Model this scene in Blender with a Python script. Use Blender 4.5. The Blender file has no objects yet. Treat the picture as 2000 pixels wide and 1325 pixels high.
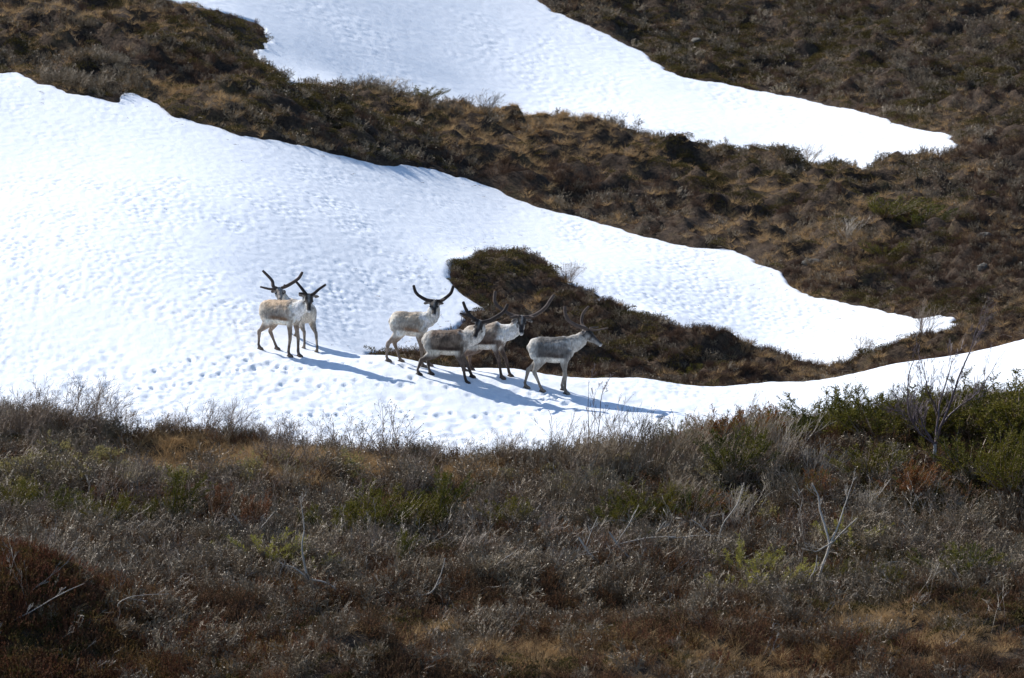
import bpy, math, random
import numpy as np
from mathutils import Vector, Matrix, Euler

random.seed(7); RNG = np.random.default_rng(7)
SC = bpy.context.scene
COL = SC.collection

# ------------------------------------------------------------------ camera
F = 10800.0                       # focal length in photo pixels (photo is 2000 px wide)
PITCH = math.radians(-5.0)
cam_d = bpy.data.cameras.new('camera'); cam = bpy.data.objects.new('camera', cam_d); COL.objects.link(cam)
cam_d.sensor_width = 36.0; cam_d.lens = 36.0 * F / 2000.0
cam_d.clip_start = 0.5; cam_d.clip_end = 6000.0
cam_d.dof.use_dof = True; cam_d.dof.focus_distance = 100.2; cam_d.dof.aperture_fstop = 3.2
cam.location = (0, 0, 0); cam.rotation_euler = (math.radians(90) + PITCH, 0, 0)
SC.camera = cam

# ------------------------------------------------------------------ light
SUN_EL = math.radians(41.0)
sun_dir = Vector((-0.84 * math.cos(SUN_EL), 0.543 * math.cos(SUN_EL), math.sin(SUN_EL))).normalized()
world = bpy.data.worlds.new('World'); SC.world = world; world.use_nodes = True
wn = world.node_tree.nodes; wl = world.node_tree.links
sky = wn.new('ShaderNodeTexSky'); sky.sky_type = 'NISHITA'; sky.sun_disc = False
sky.sun_elevation = SUN_EL; sky.sun_rotation = math.atan2(sun_dir.x, sun_dir.y); sky.altitude = 900; sky.dust_density = 0.2; sky.ozone_density = 2.5; sky.air_density = 1.0
bg = wn['Background']; bg.inputs['Strength'].default_value = 0.12
wl.new(sky.outputs['Color'], bg.inputs['Color'])
sun_d = bpy.data.lights.new('sun', 'SUN'); sun_d.energy = 4.5; sun_d.angle = math.radians(0.5); sun_d.color = (1.0, 0.965, 0.92)
sun = bpy.data.objects.new('sun', sun_d); COL.objects.link(sun)
sun.rotation_euler = sun_dir.to_track_quat('Z', 'Y').to_euler(); sun.location = sun_dir * 200
SC.view_settings.view_transform = 'Standard'; SC.view_settings.look = 'None'
SC.view_settings.gamma = 1.0; SC.view_settings.exposure = 0.47
try: SC.view_settings.use_curve_mapping = False
except Exception: pass
SC.cycles.max_bounces = 6; SC.cycles.diffuse_bounces = 3; SC.cycles.glossy_bounces = 2
SC.cycles.transmission_bounces = 2; SC.cycles.transparent_max_bounces = 4

# ------------------------------------------------------------------ helpers
cp, sp = math.cos(PITCH), math.sin(PITCH)
def ray(u, v):
    a = (u - 1000.0) / F; b = (662.5 - v) / F
    return np.array([a, cp - b * sp, sp + b * cp])
def at_depth(u, v, Y):
    d = ray(u, v); return d * (Y / d[1])
def project(p):
    zc = p[1] * cp + p[2] * sp; yc = -p[1] * sp + p[2] * cp
    return 1000 + F * p[0] / zc, 662.5 - F * yc / zc

def _h(ix, iy, s):
    v = np.sin(ix * 127.1 + iy * 311.7 + s * 74.7) * 43758.5453
    return v - np.floor(v)
def vnoise(x, y, s=0):
    ix = np.floor(x); iy = np.floor(y); fx = x - ix; fy = y - iy
    fx = fx * fx * fx * (fx * (fx * 6 - 15) + 10); fy = fy * fy * fy * (fy * (fy * 6 - 15) + 10)
    a = _h(ix, iy, s); b = _h(ix + 1, iy, s); c = _h(ix, iy + 1, s); d = _h(ix + 1, iy + 1, s)
    return (a + (b - a) * fx) * (1 - fy) + (c + (d - c) * fx) * fy
def fbm(x, y, s=0, o=4):
    t = 0; a = 0.5; n = 0
    for k in range(o):
        t = t + a * vnoise(x, y, s + k * 13); n += a
        x, y = 1.93 * x + 0.52 * y + 3.1, -0.52 * x + 1.93 * y + 7.7; a *= 0.5
    return t / n
def worley(x, y, s=0):
    ix = np.floor(x); iy = np.floor(y); best = np.full(np.shape(x), 9.0)
    for di in (-1, 0, 1):
        for dj in (-1, 0, 1):
            cx = ix + di; cy = iy + dj
            px = cx + _h(cx, cy, s); py = cy + _h(cx, cy, s + 5)
            best = np.minimum(best, (px - x) ** 2 + (py - y) ** 2)
    return np.sqrt(best)
def sstep(a, b, x):
    t = np.clip((x - a) / (b - a), 0, 1); return t * t * (3 - 2 * t)

# ------------------------------------------------------------------ the hillside as a smooth sheet through surveyed points
def column(u, pts, hidden=()):
    out = []
    for v, Y in pts: out.append(at_depth(u, v, Y))
    for v, Y, dz in hidden:
        p = at_depth(u, v, Y); p[2] += dz; out.append(p)
    return out
CT = []
CT += column(-150, [(1500, 77.5), (1325, 81), (1000, 90), (800, 96), (600, 101), (400, 107.5), (140, 116.5), (95, 119), (0, 123.5), (-160, 131)])
CT += column(180, [(1500, 77.5), (1325, 81), (1100, 87), (850, 94.4), (700, 98.8), (500, 104), (300, 112), (190, 116.3), (90, 120.5), (0, 125), (-160, 133)])
CT += column(500, [(1500, 77.5), (1325, 81), (1100, 87.3), (880, 94.0), (760, 97.5), (690, 99.5), (600, 102.3), (400, 109.5), (270, 115.5), (140, 121.0), (60, 126.5), (0, 130), (-160, 138)], [(135, 123.0, -.08)])
CT += column(760, [(1500, 77.5), (1325, 81), (1100, 87.3), (895, 93.8), (770, 97.7), (698, 99.8), (685, 103.2), (600, 106.0), (460, 111), (320, 118), (190, 124.5), (100, 131), (0, 136), (-160, 145)], [(698, 101.6, -.20), (186, 126.4, -.10)])
CT += column(1000, [(1500, 77.5), (1325, 81), (1100, 87.3), (905, 93.7), (790, 97.8), (723, 99.8), (700, 104.6), (600, 108.3), (520, 111.3), (495, 113.3), (390, 119.5), (225, 127.5), (100, 136), (0, 141), (-160, 150)], [(723, 101.8, -.32), (221, 129.5, -.10)])
CT += column(1250, [(1500, 77.5), (1325, 81), (1100, 87.3), (880, 94.2), (790, 98.2), (741, 100.2), (715, 105.2), (610, 109.2), (540, 112.5), (460, 117.5), (360, 122), (258, 127.8), (160, 135), (80, 140), (-160, 152)], [(741, 102.6, -.42)])
CT += column(1500, [(1500, 77.5), (1325, 81), (1100, 87.3), (860, 94.8), (800, 98.0), (750, 100.4), (725, 105.6), (692, 108), (600, 112), (515, 115.5), (400, 121), (303, 127), (180, 135.5), (90, 141), (-160, 155)], [(750, 102.8, -.42)])
CT += column(1750, [(1500, 77.5), (1325, 81), (1100, 87.3), (850, 94.0), (780, 97.3), (712, 100.4), (690, 105.6), (650, 108), (600, 111), (450, 117.5), (300, 126), (235, 130.5), (100, 139), (0, 144), (-160, 155)], [(712, 102.8, -.40)])
CT += column(2150, [(1500, 77.5), (1325, 81), (1100, 87), (850, 93.3), (730, 97), (625, 100.4), (605, 106), (560, 109), (400, 117), (200, 128), (0, 140), (-160, 151)], [(625, 102.8, -.40)])
CT = np.array(CT)
def _phi(r2): return 0.5 * r2 * np.log(r2 + 1e-9)
XS, YS = 0.35, 0.25
_cx = CT[:, 0] * XS; _cy = CT[:, 1] * YS
_n = len(CT)
_K = _phi((_cx[:, None] - _cx[None]) ** 2 + (_cy[:, None] - _cy[None]) ** 2) + np.eye(_n) * 0.0008
_P = np.stack([np.ones(_n), _cx, _cy], 1)
_A = np.zeros((_n + 3, _n + 3)); _A[:_n, :_n] = _K; _A[:_n, _n:] = _P; _A[_n:, :_n] = _P.T
_W = np.linalg.solve(_A, np.concatenate([CT[:, 2], np.zeros(3)]))
def tps(x, y):
    sh = np.shape(x); x = np.ravel(np.asarray(x, float)); y = np.ravel(np.asarray(y, float))
    out = np.empty(len(x))
    for i in range(0, len(x), 60000):
        X = x[i:i + 60000] * XS; Yy = y[i:i + 60000] * YS
        out[i:i + 60000] = _phi((X[:, None] - _cx) ** 2 + (Yy[:, None] - _cy) ** 2) @ _W[:_n] + _W[_n] + _W[_n + 1] * X + _W[_n + 2] * Yy
    return out.reshape(sh)

MOUNDS = []      # (x, y, rx, ry, height)
def smooth_ground(x, y):
    x = np.asarray(x, float); y = np.asarray(y, float)
    yc = np.clip(y, 77.5, 160.0); lim = 0.125 * yc
    xc = np.clip(x, -lim, lim)
    z = tps(xc, yc)
    z = z + 0.05 * (x - xc)
    over = np.maximum(y - 160.0, 0)
    z = z + 0.20 * np.minimum(over, 140) + 0.03 * np.maximum(np.minimum(over - 140, 900), 0)
    yy = np.array([-400., -60, 0, 5, 15, 30, 45, 60, 70, 77.5]); zz = np.array([40., 4, -1.7, -2.4, -4.3, -7.4, -10.2, -12.2, -12.9, -12.9])
    k = sstep(60.0, 77.5, y)
    z = np.where(y < 77.5, np.interp(y, yy, zz) * (1 - k) + z * k, z)
    for mx, my, rx, ry, hh in MOUNDS:
        z = z + hh * np.exp(-(((x - mx) / rx) ** 2 + ((y - my) / ry) ** 2))
    return z
def hit(u, v, lo=76.0, hi=165.0, fn=None):
    d = ray(u, v); Y = np.arange(lo, hi, 0.1); X = d[0] / d[1] * Y; Z = d[2] / d[1] * Y
    g = (fn or smooth_ground)(X, Y) - Z
    i = np.argmax(g > 0)
    if g[i] <= 0: i = len(Y) - 1
    if i == 0: return np.array([X[0], Y[0], Z[0]])
    t = -g[i - 1] / (g[i] - g[i - 1] + 1e-12); t = min(max(t, 0), 1); Yh = Y[i - 1] + 0.1 * t
    return at_depth(u, v, Yh)
def blob(u, v, wu, dy):
    p = hit(u, v); return (p[0], p[1], wu / F * p[1], dy)
for (u, v, wu, dy, hh) in [(-40, 1250, 330, 1.7, 1.25), (690, 1330, 130, .9, .55), (1010, 545, 110, 1.2, 0.30), (1600, 405, 75, 1.1, 0.42), (1800, 450, 130, 1.2, 0.35),
                           (1940, 500, 110, 1.6, 0.45), (420, 100, 150, 2.2, 0.25), (210, 150, 120, 1.5, 0.25), (500, 190, 90, 1.5, 0.3),
                           (1330, 640, 90, 1.0, 0.18), (1850, 900, 260, 2.0, 0.25), (760, 1290, 200, 1.2, 0.25), (1880, 1190, 260, 1.2, 0.2)]:
    b = blob(u, v, wu, dy); MOUNDS.append((b[0], b[1], b[2], b[3], hh))

# ------------------------------------------------------------------ snow outlines
def near_push(u, v, push=0.0):
    p = hit(u, v); return (p[0] * (p[1] + push) / p[1], p[1] + push)
P1 = [(-260, 120), (0, 143), (35, 142), (80, 160), (140, 180), (185, 192), (226, 197), (233, 180), (262, 183), (290, 195), (315, 210), (340, 226), (385, 240), (430, 250), (470, 264), (550, 277),
      (600, 286), (640, 297), (720, 315), (770, 321), (820, 323), (850, 330), (880, 341), (930, 356), (960, 368), (1000, 384), (1040, 398), (1080, 411), (1120, 421), (1160, 431), (1200, 443), (1230, 456),
      (1260, 464), (1290, 469), (1350, 481), (1400, 484), (1440, 491), (1480, 511), (1525, 533), (1538, 553), (1600, 580), (1650, 592), (1700, 602), (1760, 615), (1800, 620), (1850, 613), (1884, 638),
      (1850, 662), (1800, 672), (1750, 680), (1700, 700), (1660, 709), (1630, 716), (1590, 715), (1560, 711), (1520, 706), (1480, 699), (1450, 693), (1420, 684), (1390, 671), (1360, 653), (1330, 637),
      (1290, 625), (1250, 615), (1200, 604), (1150, 595), (1165, 576), (1130, 566), (1105, 553), (1095, 540), (1075, 525), (1040, 505), (1010, 498), (970, 496), (930, 501), (885, 516), (865, 540),
      (885, 560), (900, 575), (920, 586), (955, 607), (920, 614), (900, 632), (876, 654), (850, 678), (830, 690), (790, 692), (750, 693), (722, 693)]
SNOW1 = [near_push(*p) for p in P1]
# behind the crest of the near bank the snow ends about a metre back from the lip
for u, v in [(735, 694), (760, 699), (800, 704), (850, 708), (920, 714), (1000, 724), (1100, 734), (1200, 740), (1320, 747), (1450, 752), (1520, 749), (1600, 738), (1700, 723), (1850, 695), (2000, 658), (2150, 628), (2400, 590)]:
    _p = hit(u, v + 12); _y = min(_p[1], 100.2) + 1.35; SNOW1.append((_p[0] * _y / _p[1], _y))
SNOW1 += [near_push(u, v) for u, v in [(2420, 780), (2150, 770), (1980, 775), (1850, 795), (1700, 812), (1560, 825), (1450, 838), (1330, 858), (1230, 875), (1130, 888), (1040, 896), (960, 899), (880, 893), (800, 889), (730, 885),
          (660, 880), (580, 878), (540, 868), (480, 858), (420, 853), (350, 852), (270, 850), (210, 843), (150, 832), (80, 815), (0, 808), (-120, 800), (-400, 790), (-900, 780), (-900, 200)]]
P2 = [(-700, -30), (270, -4), (360, 8), (400, 17), (440, 28), (500, 44), (523, 70), (515, 88), (496, 100), (510, 118), (528, 135), (560, 163), (600, 168), (640, 171), (700, 179), (740, 188), (780, 199), (830, 210), (880, 217),
      (950, 224), (1020, 232), (1100, 246), (1180, 254), (1250, 269), (1300, 279), (1350, 290), (1400, 300), (1450, 309), (1500, 327), (1550, 334), (1600, 336), (1640, 339), (1698, 350), (1712, 328), (1745, 320), (1780, 316), (1830, 312), (1872, 283),
      (1862, 266), (1830, 257), (1800, 250), (1740, 235), (1700, 223), (1650, 211), (1600, 201), (1550, 190), (1500, 180), (1450, 171), (1410, 163), (1380, 160), (1340, 152), (1305, 138), (1280, 120), (1260, 104), (1220, 84), (1190, 68), (1150, 50), (1110, 34), (1080, 22), (1050, 0), (1000, -50),
      (900, -155), (-700, -155)]
SNOW2 = [near_push(*p) for p in P2]
def sdist(poly, x, y):
    """signed distance in metres: positive inside"""
    sh = np.shape(x); x = np.ravel(x); y = np.ravel(y); P = np.array(poly); Q = np.roll(P, -1, 0)
    best = np.full(len(x), 1e9); ins = np.zeros(len(x), bool)
    for (ax, ay), (bx, by) in zip(P, Q):
        ex, ey = bx - ax, by - ay; t = np.clip(((x - ax) * ex + (y - ay) * ey) / (ex * ex + ey * ey + 1e-12), 0, 1)
        best = np.minimum(best, (x - ax - t * ex) ** 2 + (y - ay - t * ey) ** 2)
        c = ((ay > y) != (by > y)); xi = ax + (y - ay) * ex / (ey if abs(ey) > 1e-12 else 1e-12)
        ins ^= c & (x < xi)
    return (np.where(ins, 1, -1) * np.sqrt(best)).reshape(sh)
def snow_inside(x, y):
    d = np.maximum(sdist(SNOW1, x, y), sdist(SNOW2, x, y))
    return d + 0.20 * (fbm(x * 1.7, y * 1.1, 91, 3) - 0.5) + 0.07 * (vnoise(x * 9, y * 6, 92) - 0.5) + 0.14 * (vnoise(x * 3.1, y * 2.0, 93) - 0.5)

PRINTS = []
_r = random.Random(3)
def trail(x0, y0, x1, y1, n, wob=.12):
    for i in range(n):
        t = i / (n - 1); s_ = 1 if i % 2 else -1
        PRINTS.append((x0 + (x1 - x0) * t + _r.uniform(-wob, wob), y0 + (y1 - y0) * t + s_ * .10 + _r.uniform(-wob, wob), _r.uniform(.045, .075), _r.uniform(.03, .065)))
trail(-8.5, 95.3, -4.4, 98.9, 16); trail(-7.5, 97.5, -4.6, 99.3, 12); trail(-4.2, 99.0, -1.9, 99.2, 9); trail(-4.0, 97.9, -1.4, 98.3, 11); trail(-1.2, 98.2, .5, 97.6, 9)
trail(-3.4, 96.2, .4, 97.2, 15); trail(-6.4, 95.0, -2.6, 96.6, 15); trail(.3, 98.4, 1.2, 97.9, 6); trail(-5.2, 98.2, -3.6, 98.9, 9, .25); trail(-1.0, 98.4, 1.3, 97.7, 14, .3)
def snow_relief(x, y):
    near = sstep(101.5, 98.0, y + 0.4 * np.sin(x * .7))
    wx = x + 0.08 * (fbm(x * 5, y * 5, 3, 2) - .5); wy = y + 0.10 * (fbm(x * 5 + 9, y * 5, 4, 2) - .5)
    cups = worley(wx / 0.155, wy / 0.23, 11)
    cups2 = worley(wx / 0.33 + 5, wy / 0.42, 12)
    soft = fbm(x * 0.9, y * 0.6, 21, 3) - 0.5
    pit = -0.017 * np.exp(-(cups / .34) ** 2) * (0.35 + 1.2 * _h(np.floor(x * 3.1), np.floor(y * 2.3), 8)) * (0.25 + 1.3 * sstep(.3, .75, fbm(x * .55, y * .35, 31, 3)))
    a = pit + cups ** 1.4 * 0.004
    b = -0.036 * np.exp(-(cups2 / .36) ** 2) * sstep(0.40, 0.70, fbm(x * 1.1, y * 0.8, 33, 2)) + .9 * pit + 0.012 * cups2 ** 1.5
    right = sstep(2.5, 5.0, x) * near
    prints = 0
    for px, py, pr, pd in PRINTS:
        k = np.exp(-(((x - px) / pr) ** 2 + ((y - py) / (pr * 1.25)) ** 2) ** 2)
        prints = prints - pd * k + pd * .45 * np.exp(-(((x - px - .02) / (pr * 1.7)) ** 2 + ((y - py - .05) / (pr * 1.9)) ** 2))
    return prints + (a * (1 - near) + b * near) * (1 - 0.65 * right) + 0.03 * soft + 0.012 * (fbm(x * 7, y * 7, 41, 2) - .5)
def heath_relief(x, y):
    n1 = fbm(x / 1.9, y / 1.5, 51, 3); n2 = fbm(x / 0.62, y / 0.55, 52, 3); n3 = vnoise(x / .16, y / .16, 53)
    far = sstep(99, 106, y); rg = 1 - np.abs(2 * fbm(x / 1.15 + .3 * y, y / 1.05, 54, 2) - 1)
    return far * .42 * (rg ** 2 - .5) * sstep(.35, .6, fbm(x / 5, y / 5, 55, 2)) + (0.55 + 0.40 * far) * (n1 - 0.5) + (0.22 + 0.36 * far) * (n2 - 0.5) + 0.03 * (n3 - 0.5)
def ground_z(x, y, d=None, base=None):
    if d is None: d = snow_inside(x, y)
    if base is None: base = smooth_ground(x, y)
    edge = 0.25 + 0.75 * sstep(0.0, 0.9, -d)
    lip = sstep(99.5, 104.0, y)
    return base + heath_relief(x, y) * edge * np.where(d > 0, 0.25, 1) - 0.25 * sstep(-0.10, 0.35, d) + 0.03 - 0.05 * (1 - sstep(0., .7, -d)) * (1 - lip)
def snow_z(x, y, d=None, base=None):
    if d is None: d = snow_inside(x, y)
    if base is None: base = smooth_ground(x, y)
    return base + snow_relief(x, y) * sstep(0, 0.5, d) + 0.02 - 0.35 * sstep(0.12, -0.30, d)
def top_z(x, y):
    x = np.asarray([x], float); y = np.asarray([y], float); d = snow_inside(x, y); b = smooth_ground(x, y)
    return float(max(ground_z(x, y, d, b)[0], snow_z(x, y, d, b)[0]) if d[0] > -.3 else ground_z(x, y, d, b)[0])

# ------------------------------------------------------------------ materials
def mat(name, rough=0.9, spec=0.2):
    m = bpy.data.materials.new(name); m.use_nodes = True
    b = m.node_tree.nodes['Principled BSDF']; b.inputs['Roughness'].default_value = rough
    b.inputs['Specular IOR Level'].default_value = spec
    return m, m.node_tree.nodes, m.node_tree.links, b
def ramp(n, stops):
    r = n.new('ShaderNodeValToRGB'); e = r.color_ramp.elements
    e[0].position, e[0].color = stops[0][0], (*stops[0][1], 1); e[1].position, e[1].color = stops[-1][0], (*stops[-1][1], 1)
    for p, c in stops[1:-1]:
        k = e.new(p); k.color = (*c, 1)
    return r
def noise(n, l, scale, detail=4, rough=.6, vec=None):
    t = n.new('ShaderNodeTexNoise'); t.inputs['Scale'].default_value = scale; t.inputs['Detail'].default_value = detail; t.inputs['Roughness'].default_value = rough
    if vec is None:
        g = n.new('ShaderNodeNewGeometry'); vec = g.outputs['Position']
    l.new(vec, t.inputs['Vector']); return t
def mixc(n, l, fac, a, b, mode='MIX'):
    m = n.new('ShaderNodeMix'); m.data_type = 'RGBA'; m.blend_type = mode
    for s, v in ((m.inputs[0], fac), (m.inputs[6], a), (m.inputs[7], b)):
        if hasattr(v, 'is_linked') or isinstance(v, bpy.types.NodeSocket): l.new(v, s)
        elif isinstance(v, tuple): s.default_value = (*v, 1)
        else: s.default_value = v
    return m.outputs[2]

def mat_snow():
    m, n, l, b = mat('snow_surface', 0.55, 0.25)
    a = noise(n, l, 0.35, 3); r = ramp(n, [(0.3, (.82, .85, .88)), (0.7, (.86, .88, .90))]); l.new(a.outputs['Fac'], r.inputs['Fac'])
    c = noise(n, l, 4.5, 5, .7); r2 = ramp(n, [(0.32, (.80, .79, .77)), (0.48, (1, 1, 1))]); l.new(c.outputs['Fac'], r2.inputs['Fac'])
    l.new(mixc(n, l, 0.30, r.outputs['Color'], r2.outputs['Color'], 'MULTIPLY'), b.inputs['Base Color'])
    f = noise(n, l, 22, 5, .65); bp = n.new('ShaderNodeBump'); bp.inputs['Strength'].default_value = .5; bp.inputs['Distance'].default_value = .02
    l.new(f.outputs['Fac'], bp.inputs['Height']); l.new(bp.outputs['Normal'], b.inputs['Normal'])
    return m
def mat_soil():
    m, n, l, b = mat('heath_soil', 0.95, 0.1)
    a = noise(n, l, 1.3, 6, .7)
    r = ramp(n, [(0.30, (.026, .019, .014)), (0.44, (.055, .042, .033)), (0.55, (.085, .062, .044)), (0.68, (.085, .068, .038)), (.8, (.16, .12, .07))])
    l.new(a.outputs['Fac'], r.inputs['Fac'])
    c = noise(n, l, 14, 5, .7); r2 = ramp(n, [(.3, (.35, .35, .35)), (.7, (1.5, 1.4, 1.3))]); l.new(c.outputs['Fac'], r2.inputs['Fac'])
    l.new(mixc(n, l, 1.0, r.outputs['Color'], r2.outputs['Color'], 'MULTIPLY'), b.inputs['Base Color'])
    bp = n.new('ShaderNodeBump'); bp.inputs['Strength'].default_value = 1; bp.inputs['Distance'].default_value = .06
    l.new(c.outputs['Fac'], bp.inputs['Height']); l.new(bp.outputs['Normal'], b.inputs['Normal'])
    return m
M_SNOW = mat_snow(); M_SOIL = mat_soil()

def mesh_obj(name, V, Fc, m=None, parent=None, smooth=False):
    me = bpy.data.meshes.new(name)
    V = np.asarray(V, np.float32); 
    if isinstance(Fc, np.ndarray) and Fc.ndim == 2:
        k = Fc.shape[1]; nf = len(Fc)
        me.vertices.add(len(V)); me.vertices.foreach_set('co', V.ravel())
        me.loops.add(nf * k); me.loops.foreach_set('vertex_index', Fc.ravel().astype(np.int32))
        me.polygons.add(nf); me.polygons.foreach_set('loop_start', np.arange(0, nf * k, k, dtype=np.int32))
        me.update(calc_edges=True)
    else:
        me.from_pydata([tuple(map(float, v)) for v in V], [], Fc); me.update()
    if m: me.materials.append(m)
    if smooth: me.polygons.foreach_set('use_smooth', np.ones(len(me.polygons), bool))
    o = bpy.data.objects.new(name, me); COL.objects.link(o)
    if parent: o.parent = parent
    return o
def tag(o, label=None, cat=None, group=None, kind=None):
    if label: o['label'] = label
    if cat: o['category'] = cat
    if group: o['group'] = group
    if kind: o['kind'] = kind
    return o
def empty(name, loc, label=None, cat=None, group=None):
    o = bpy.data.objects.new(name, None); COL.objects.link(o); o.location = loc; o.empty_display_size = .1
    return tag(o, label, cat, group)

# ------------------------------------------------------------------ ground and snow sheets
def fan(ds, dy, smax=11.2, y0=78.0, y1=160.0):
    ss = np.arange(-smax, smax + 1e-6, ds)
    ext = np.array([12.5, 14, 17, 22, 30, 45, 70, 120, 220, 420]); 
    ss = np.concatenate([-ext[::-1], ss, ext])
    yy = np.concatenate([[-400, -250, -140, -80, -45, -25, -12, -4, 2, 8, 15, 23, 32, 42, 52, 60, 66, 70, 73, 75.5, 77], np.arange(y0, y1 + 1e-6, dy), [162, 165, 170, 178, 190, 210, 240, 280, 340, 420, 560, 800, 1200, 1900]])
    return ss, yy
def grid_faces(nr, nc):
    i = np.arange(nr - 1)[:, None] * nc + np.arange(nc - 1)[None]; i = i.ravel()
    return np.stack([i, i + 1, i + nc + 1, i + nc], 1)
ss, yy = fan(0.085, 0.085)
S_, Y_ = np.meshgrid(ss, yy); X_ = S_ * np.maximum(Y_, 60) / 100.0
D_ = np.full(X_.shape, -5.0); core = (np.abs(S_) < 13) & (Y_ > 76) & (Y_ < 170)
D_[core] = snow_inside(X_[core], Y_[core]); B_ = smooth_ground(X_, Y_)
Z_ = ground_z(X_, Y_, D_, B_)
ground = mesh_obj('ground', np.stack([X_, Y_, Z_], -1).reshape(-1, 3), grid_faces(*X_.shape), M_SOIL, smooth=True)
tag(ground, 'brown heath hillside under the snow patches and the scrub', None, None, 'structure')

def snow_patch(name, poly, ylo, yhi, label, ds=0.034, dy=0.044):
    s = np.arange(-11.6, 11.6, ds); y = np.arange(ylo, yhi, dy)
    S, Y = np.meshgrid(s, y); X = S * Y / 100
    d = sdist(poly, X, Y) + 0.20 * (fbm(X * 1.7, Y * 1.1, 91, 3) - 0.5) + 0.07 * (vnoise(X * 9, Y * 6, 92) - 0.5) + 0.14 * (vnoise(X * 3.1, Y * 2.0, 93) - 0.5)
    Z = np.zeros_like(X); k = d > -0.6
    Z[k] = snow_z(X[k], Y[k], d[k])
    Fq = grid_faces(*X.shape); ok = (d.ravel()[Fq] > -0.30).all(1); Fq = Fq[ok]
    used = np.unique(Fq); remap = np.zeros(X.size, np.int64); remap[used] = np.arange(len(used))
    V = np.stack([X, Y, Z], -1).reshape(-1, 3)[used]
    o = mesh_obj(name, V, remap[Fq], M_SNOW, smooth=True); tag(o, label, None, None, 'structure'); return o
snow_patch('snow_field', SNOW1, 90.5, 121.0, 'broad white snowfield the six reindeer stand on')
snow_patch('snow_slope', SNOW2, 119.0, 160.0, 'upper tongue of snow beyond the brown ridge', 0.045, 0.075)
# ------------------------------------------------------------------ reindeer
def loft(rings, n=14, cap=True):
    """rings: (centre, side_vector, up_vector) with the radii already in the vectors"""
    V = []; Fc = []
    for c, a, b in rings:
        for k in range(n):
            t = 2 * math.pi * k / n; V.append(c + a * math.cos(t) + b * math.sin(t))
    for i in range(len(rings) - 1):
        for k in range(n):
            k2 = (k + 1) % n; Fc.append((i * n + k, i * n + k2, (i + 1) * n + k2, (i + 1) * n + k))
    V.append(rings[0][0]); V.append(rings[-1][0]); a0, a1 = len(V) - 2, len(V) - 1; L = (len(rings) - 1) * n
    for k in range(n):
        k2 = (k + 1) % n; Fc.append((a0, k2, k)); Fc.append((a1, L + k, L + k2))
    return V, Fc
def spline(pts, m=5):
    """Catmull-Rom through rows of numbers"""
    P = np.array(pts, float); out = []
    for i in range(len(P) - 1):
        p0 = P[max(i - 1, 0)]; p1 = P[i]; p2 = P[i + 1]; p3 = P[min(i + 2, len(P) - 1)]
        for k in range(m):
            t = k / m
            out.append(0.5 * (2 * p1 + (p2 - p0) * t + (2 * p0 - 5 * p1 + 4 * p2 - p3) * t * t + (3 * p1 - p0 - 3 * p2 + p3) * t ** 3))
    out.append(P[-1]); return np.array(out)
def limb(pts, side, m=4, n=12):
    """pts rows: x y z radius_side radius_fore"""
    S = spline(pts, m); rings = []
    for i, r in enumerate(S):
        a = S[max(i - 1, 0)][:3]; b = S[min(i + 1, len(S) - 1)][:3]; t = Vector(b - a).normalized()
        sd = (Vector(side) - t * Vector(side).dot(t)).normalized(); up = t.cross(sd).normalized()
        rings.append((Vector(r[:3]), sd * max(r[3], .004), up * max(r[4], .004)))
    return loft(rings, n)
def tube_mesh(pts, n=8, m=5):
    S = spline(pts, m); rings = []
    ref = Vector((0.3, 0.5, 0.8))
    for i, r in enumerate(S):
        a = S[max(i - 1, 0)][:3]; b = S[min(i + 1, len(S) - 1)][:3]; t = Vector(b - a).normalized()
        sd = t.cross(ref).normalized(); up = sd.cross(t).normalized(); ref = up
        rings.append((Vector(r[:3]), sd * r[3], up * r[3]))
    return loft(rings, n)

def mat_coat():
    m, n, l, b = mat('reindeer_coat', 0.85, 0.15)
    a = n.new('ShaderNodeAttribute'); a.attribute_name = 'coat'
    tc = n.new('ShaderNodeTexCoord')
    mp = n.new('ShaderNodeMapping'); mp.inputs['Scale'].default_value = (1.6, 1.6, .55); l.new(tc.outputs['Object'], mp.inputs['Vector'])
    f = noise(n, l, 26, 5, .7, mp.outputs['Vector']); r = ramp(n, [(.32, (.58, .54, .50)), (.68, (1.25, 1.24, 1.22))]); l.new(f.outputs['Fac'], r.inputs['Fac'])
    g = noise(n, l, 7, 3, .6, tc.outputs['Object']); r3 = ramp(n, [(.35, (.80, .79, .78)), (.65, (1.12, 1.11, 1.10))]); l.new(g.outputs['Fac'], r3.inputs['Fac'])
    c1 = mixc(n, l, 1.0, a.outputs['Color'], r.outputs['Color'], 'MULTIPLY')
    l.new(mixc(n, l, 1.0, c1, r3.outputs['Color'], 'MULTIPLY'), b.inputs['Base Color'])
    bp = n.new('ShaderNodeBump'); bp.inputs['Strength'].default_value = .7; bp.inputs['Distance'].default_value = .012
    l.new(f.outputs['Fac'], bp.inputs['Height']); l.new(bp.outputs['Normal'], b.inputs['Normal'])
    b.inputs['Sheen Weight'].default_value = .08; b.inputs['Sheen Roughness'].default_value = .5
    return m
def mat_plain(name, c, rough=.7, var=.3, scale=12, spec=.2):
    m, n, l, b = mat(name, rough, spec)
    f = noise(n, l, scale, 4, .6); r = ramp(n, [(.3, tuple(x * (1 - var) for x in c)), (.7, tuple(x * (1 + var) for x in c))]); l.new(f.outputs['Fac'], r.inputs['Fac'])
    l.new(r.outputs['Color'], b.inputs['Base Color']); return m
M_COAT = mat_coat()
M_VELVET_DARK = mat_plain('dark_antler_velvet', (.034, .025, .021), .8); M_VELVET = mat_plain('brown_antler_velvet', (.085, .062, .05), .8)
for mm in (M_VELVET, M_VELVET_DARK):
    bb = mm.node_tree.nodes['Principled BSDF']; bb.inputs['Sheen Weight'].default_value = .06
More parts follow.
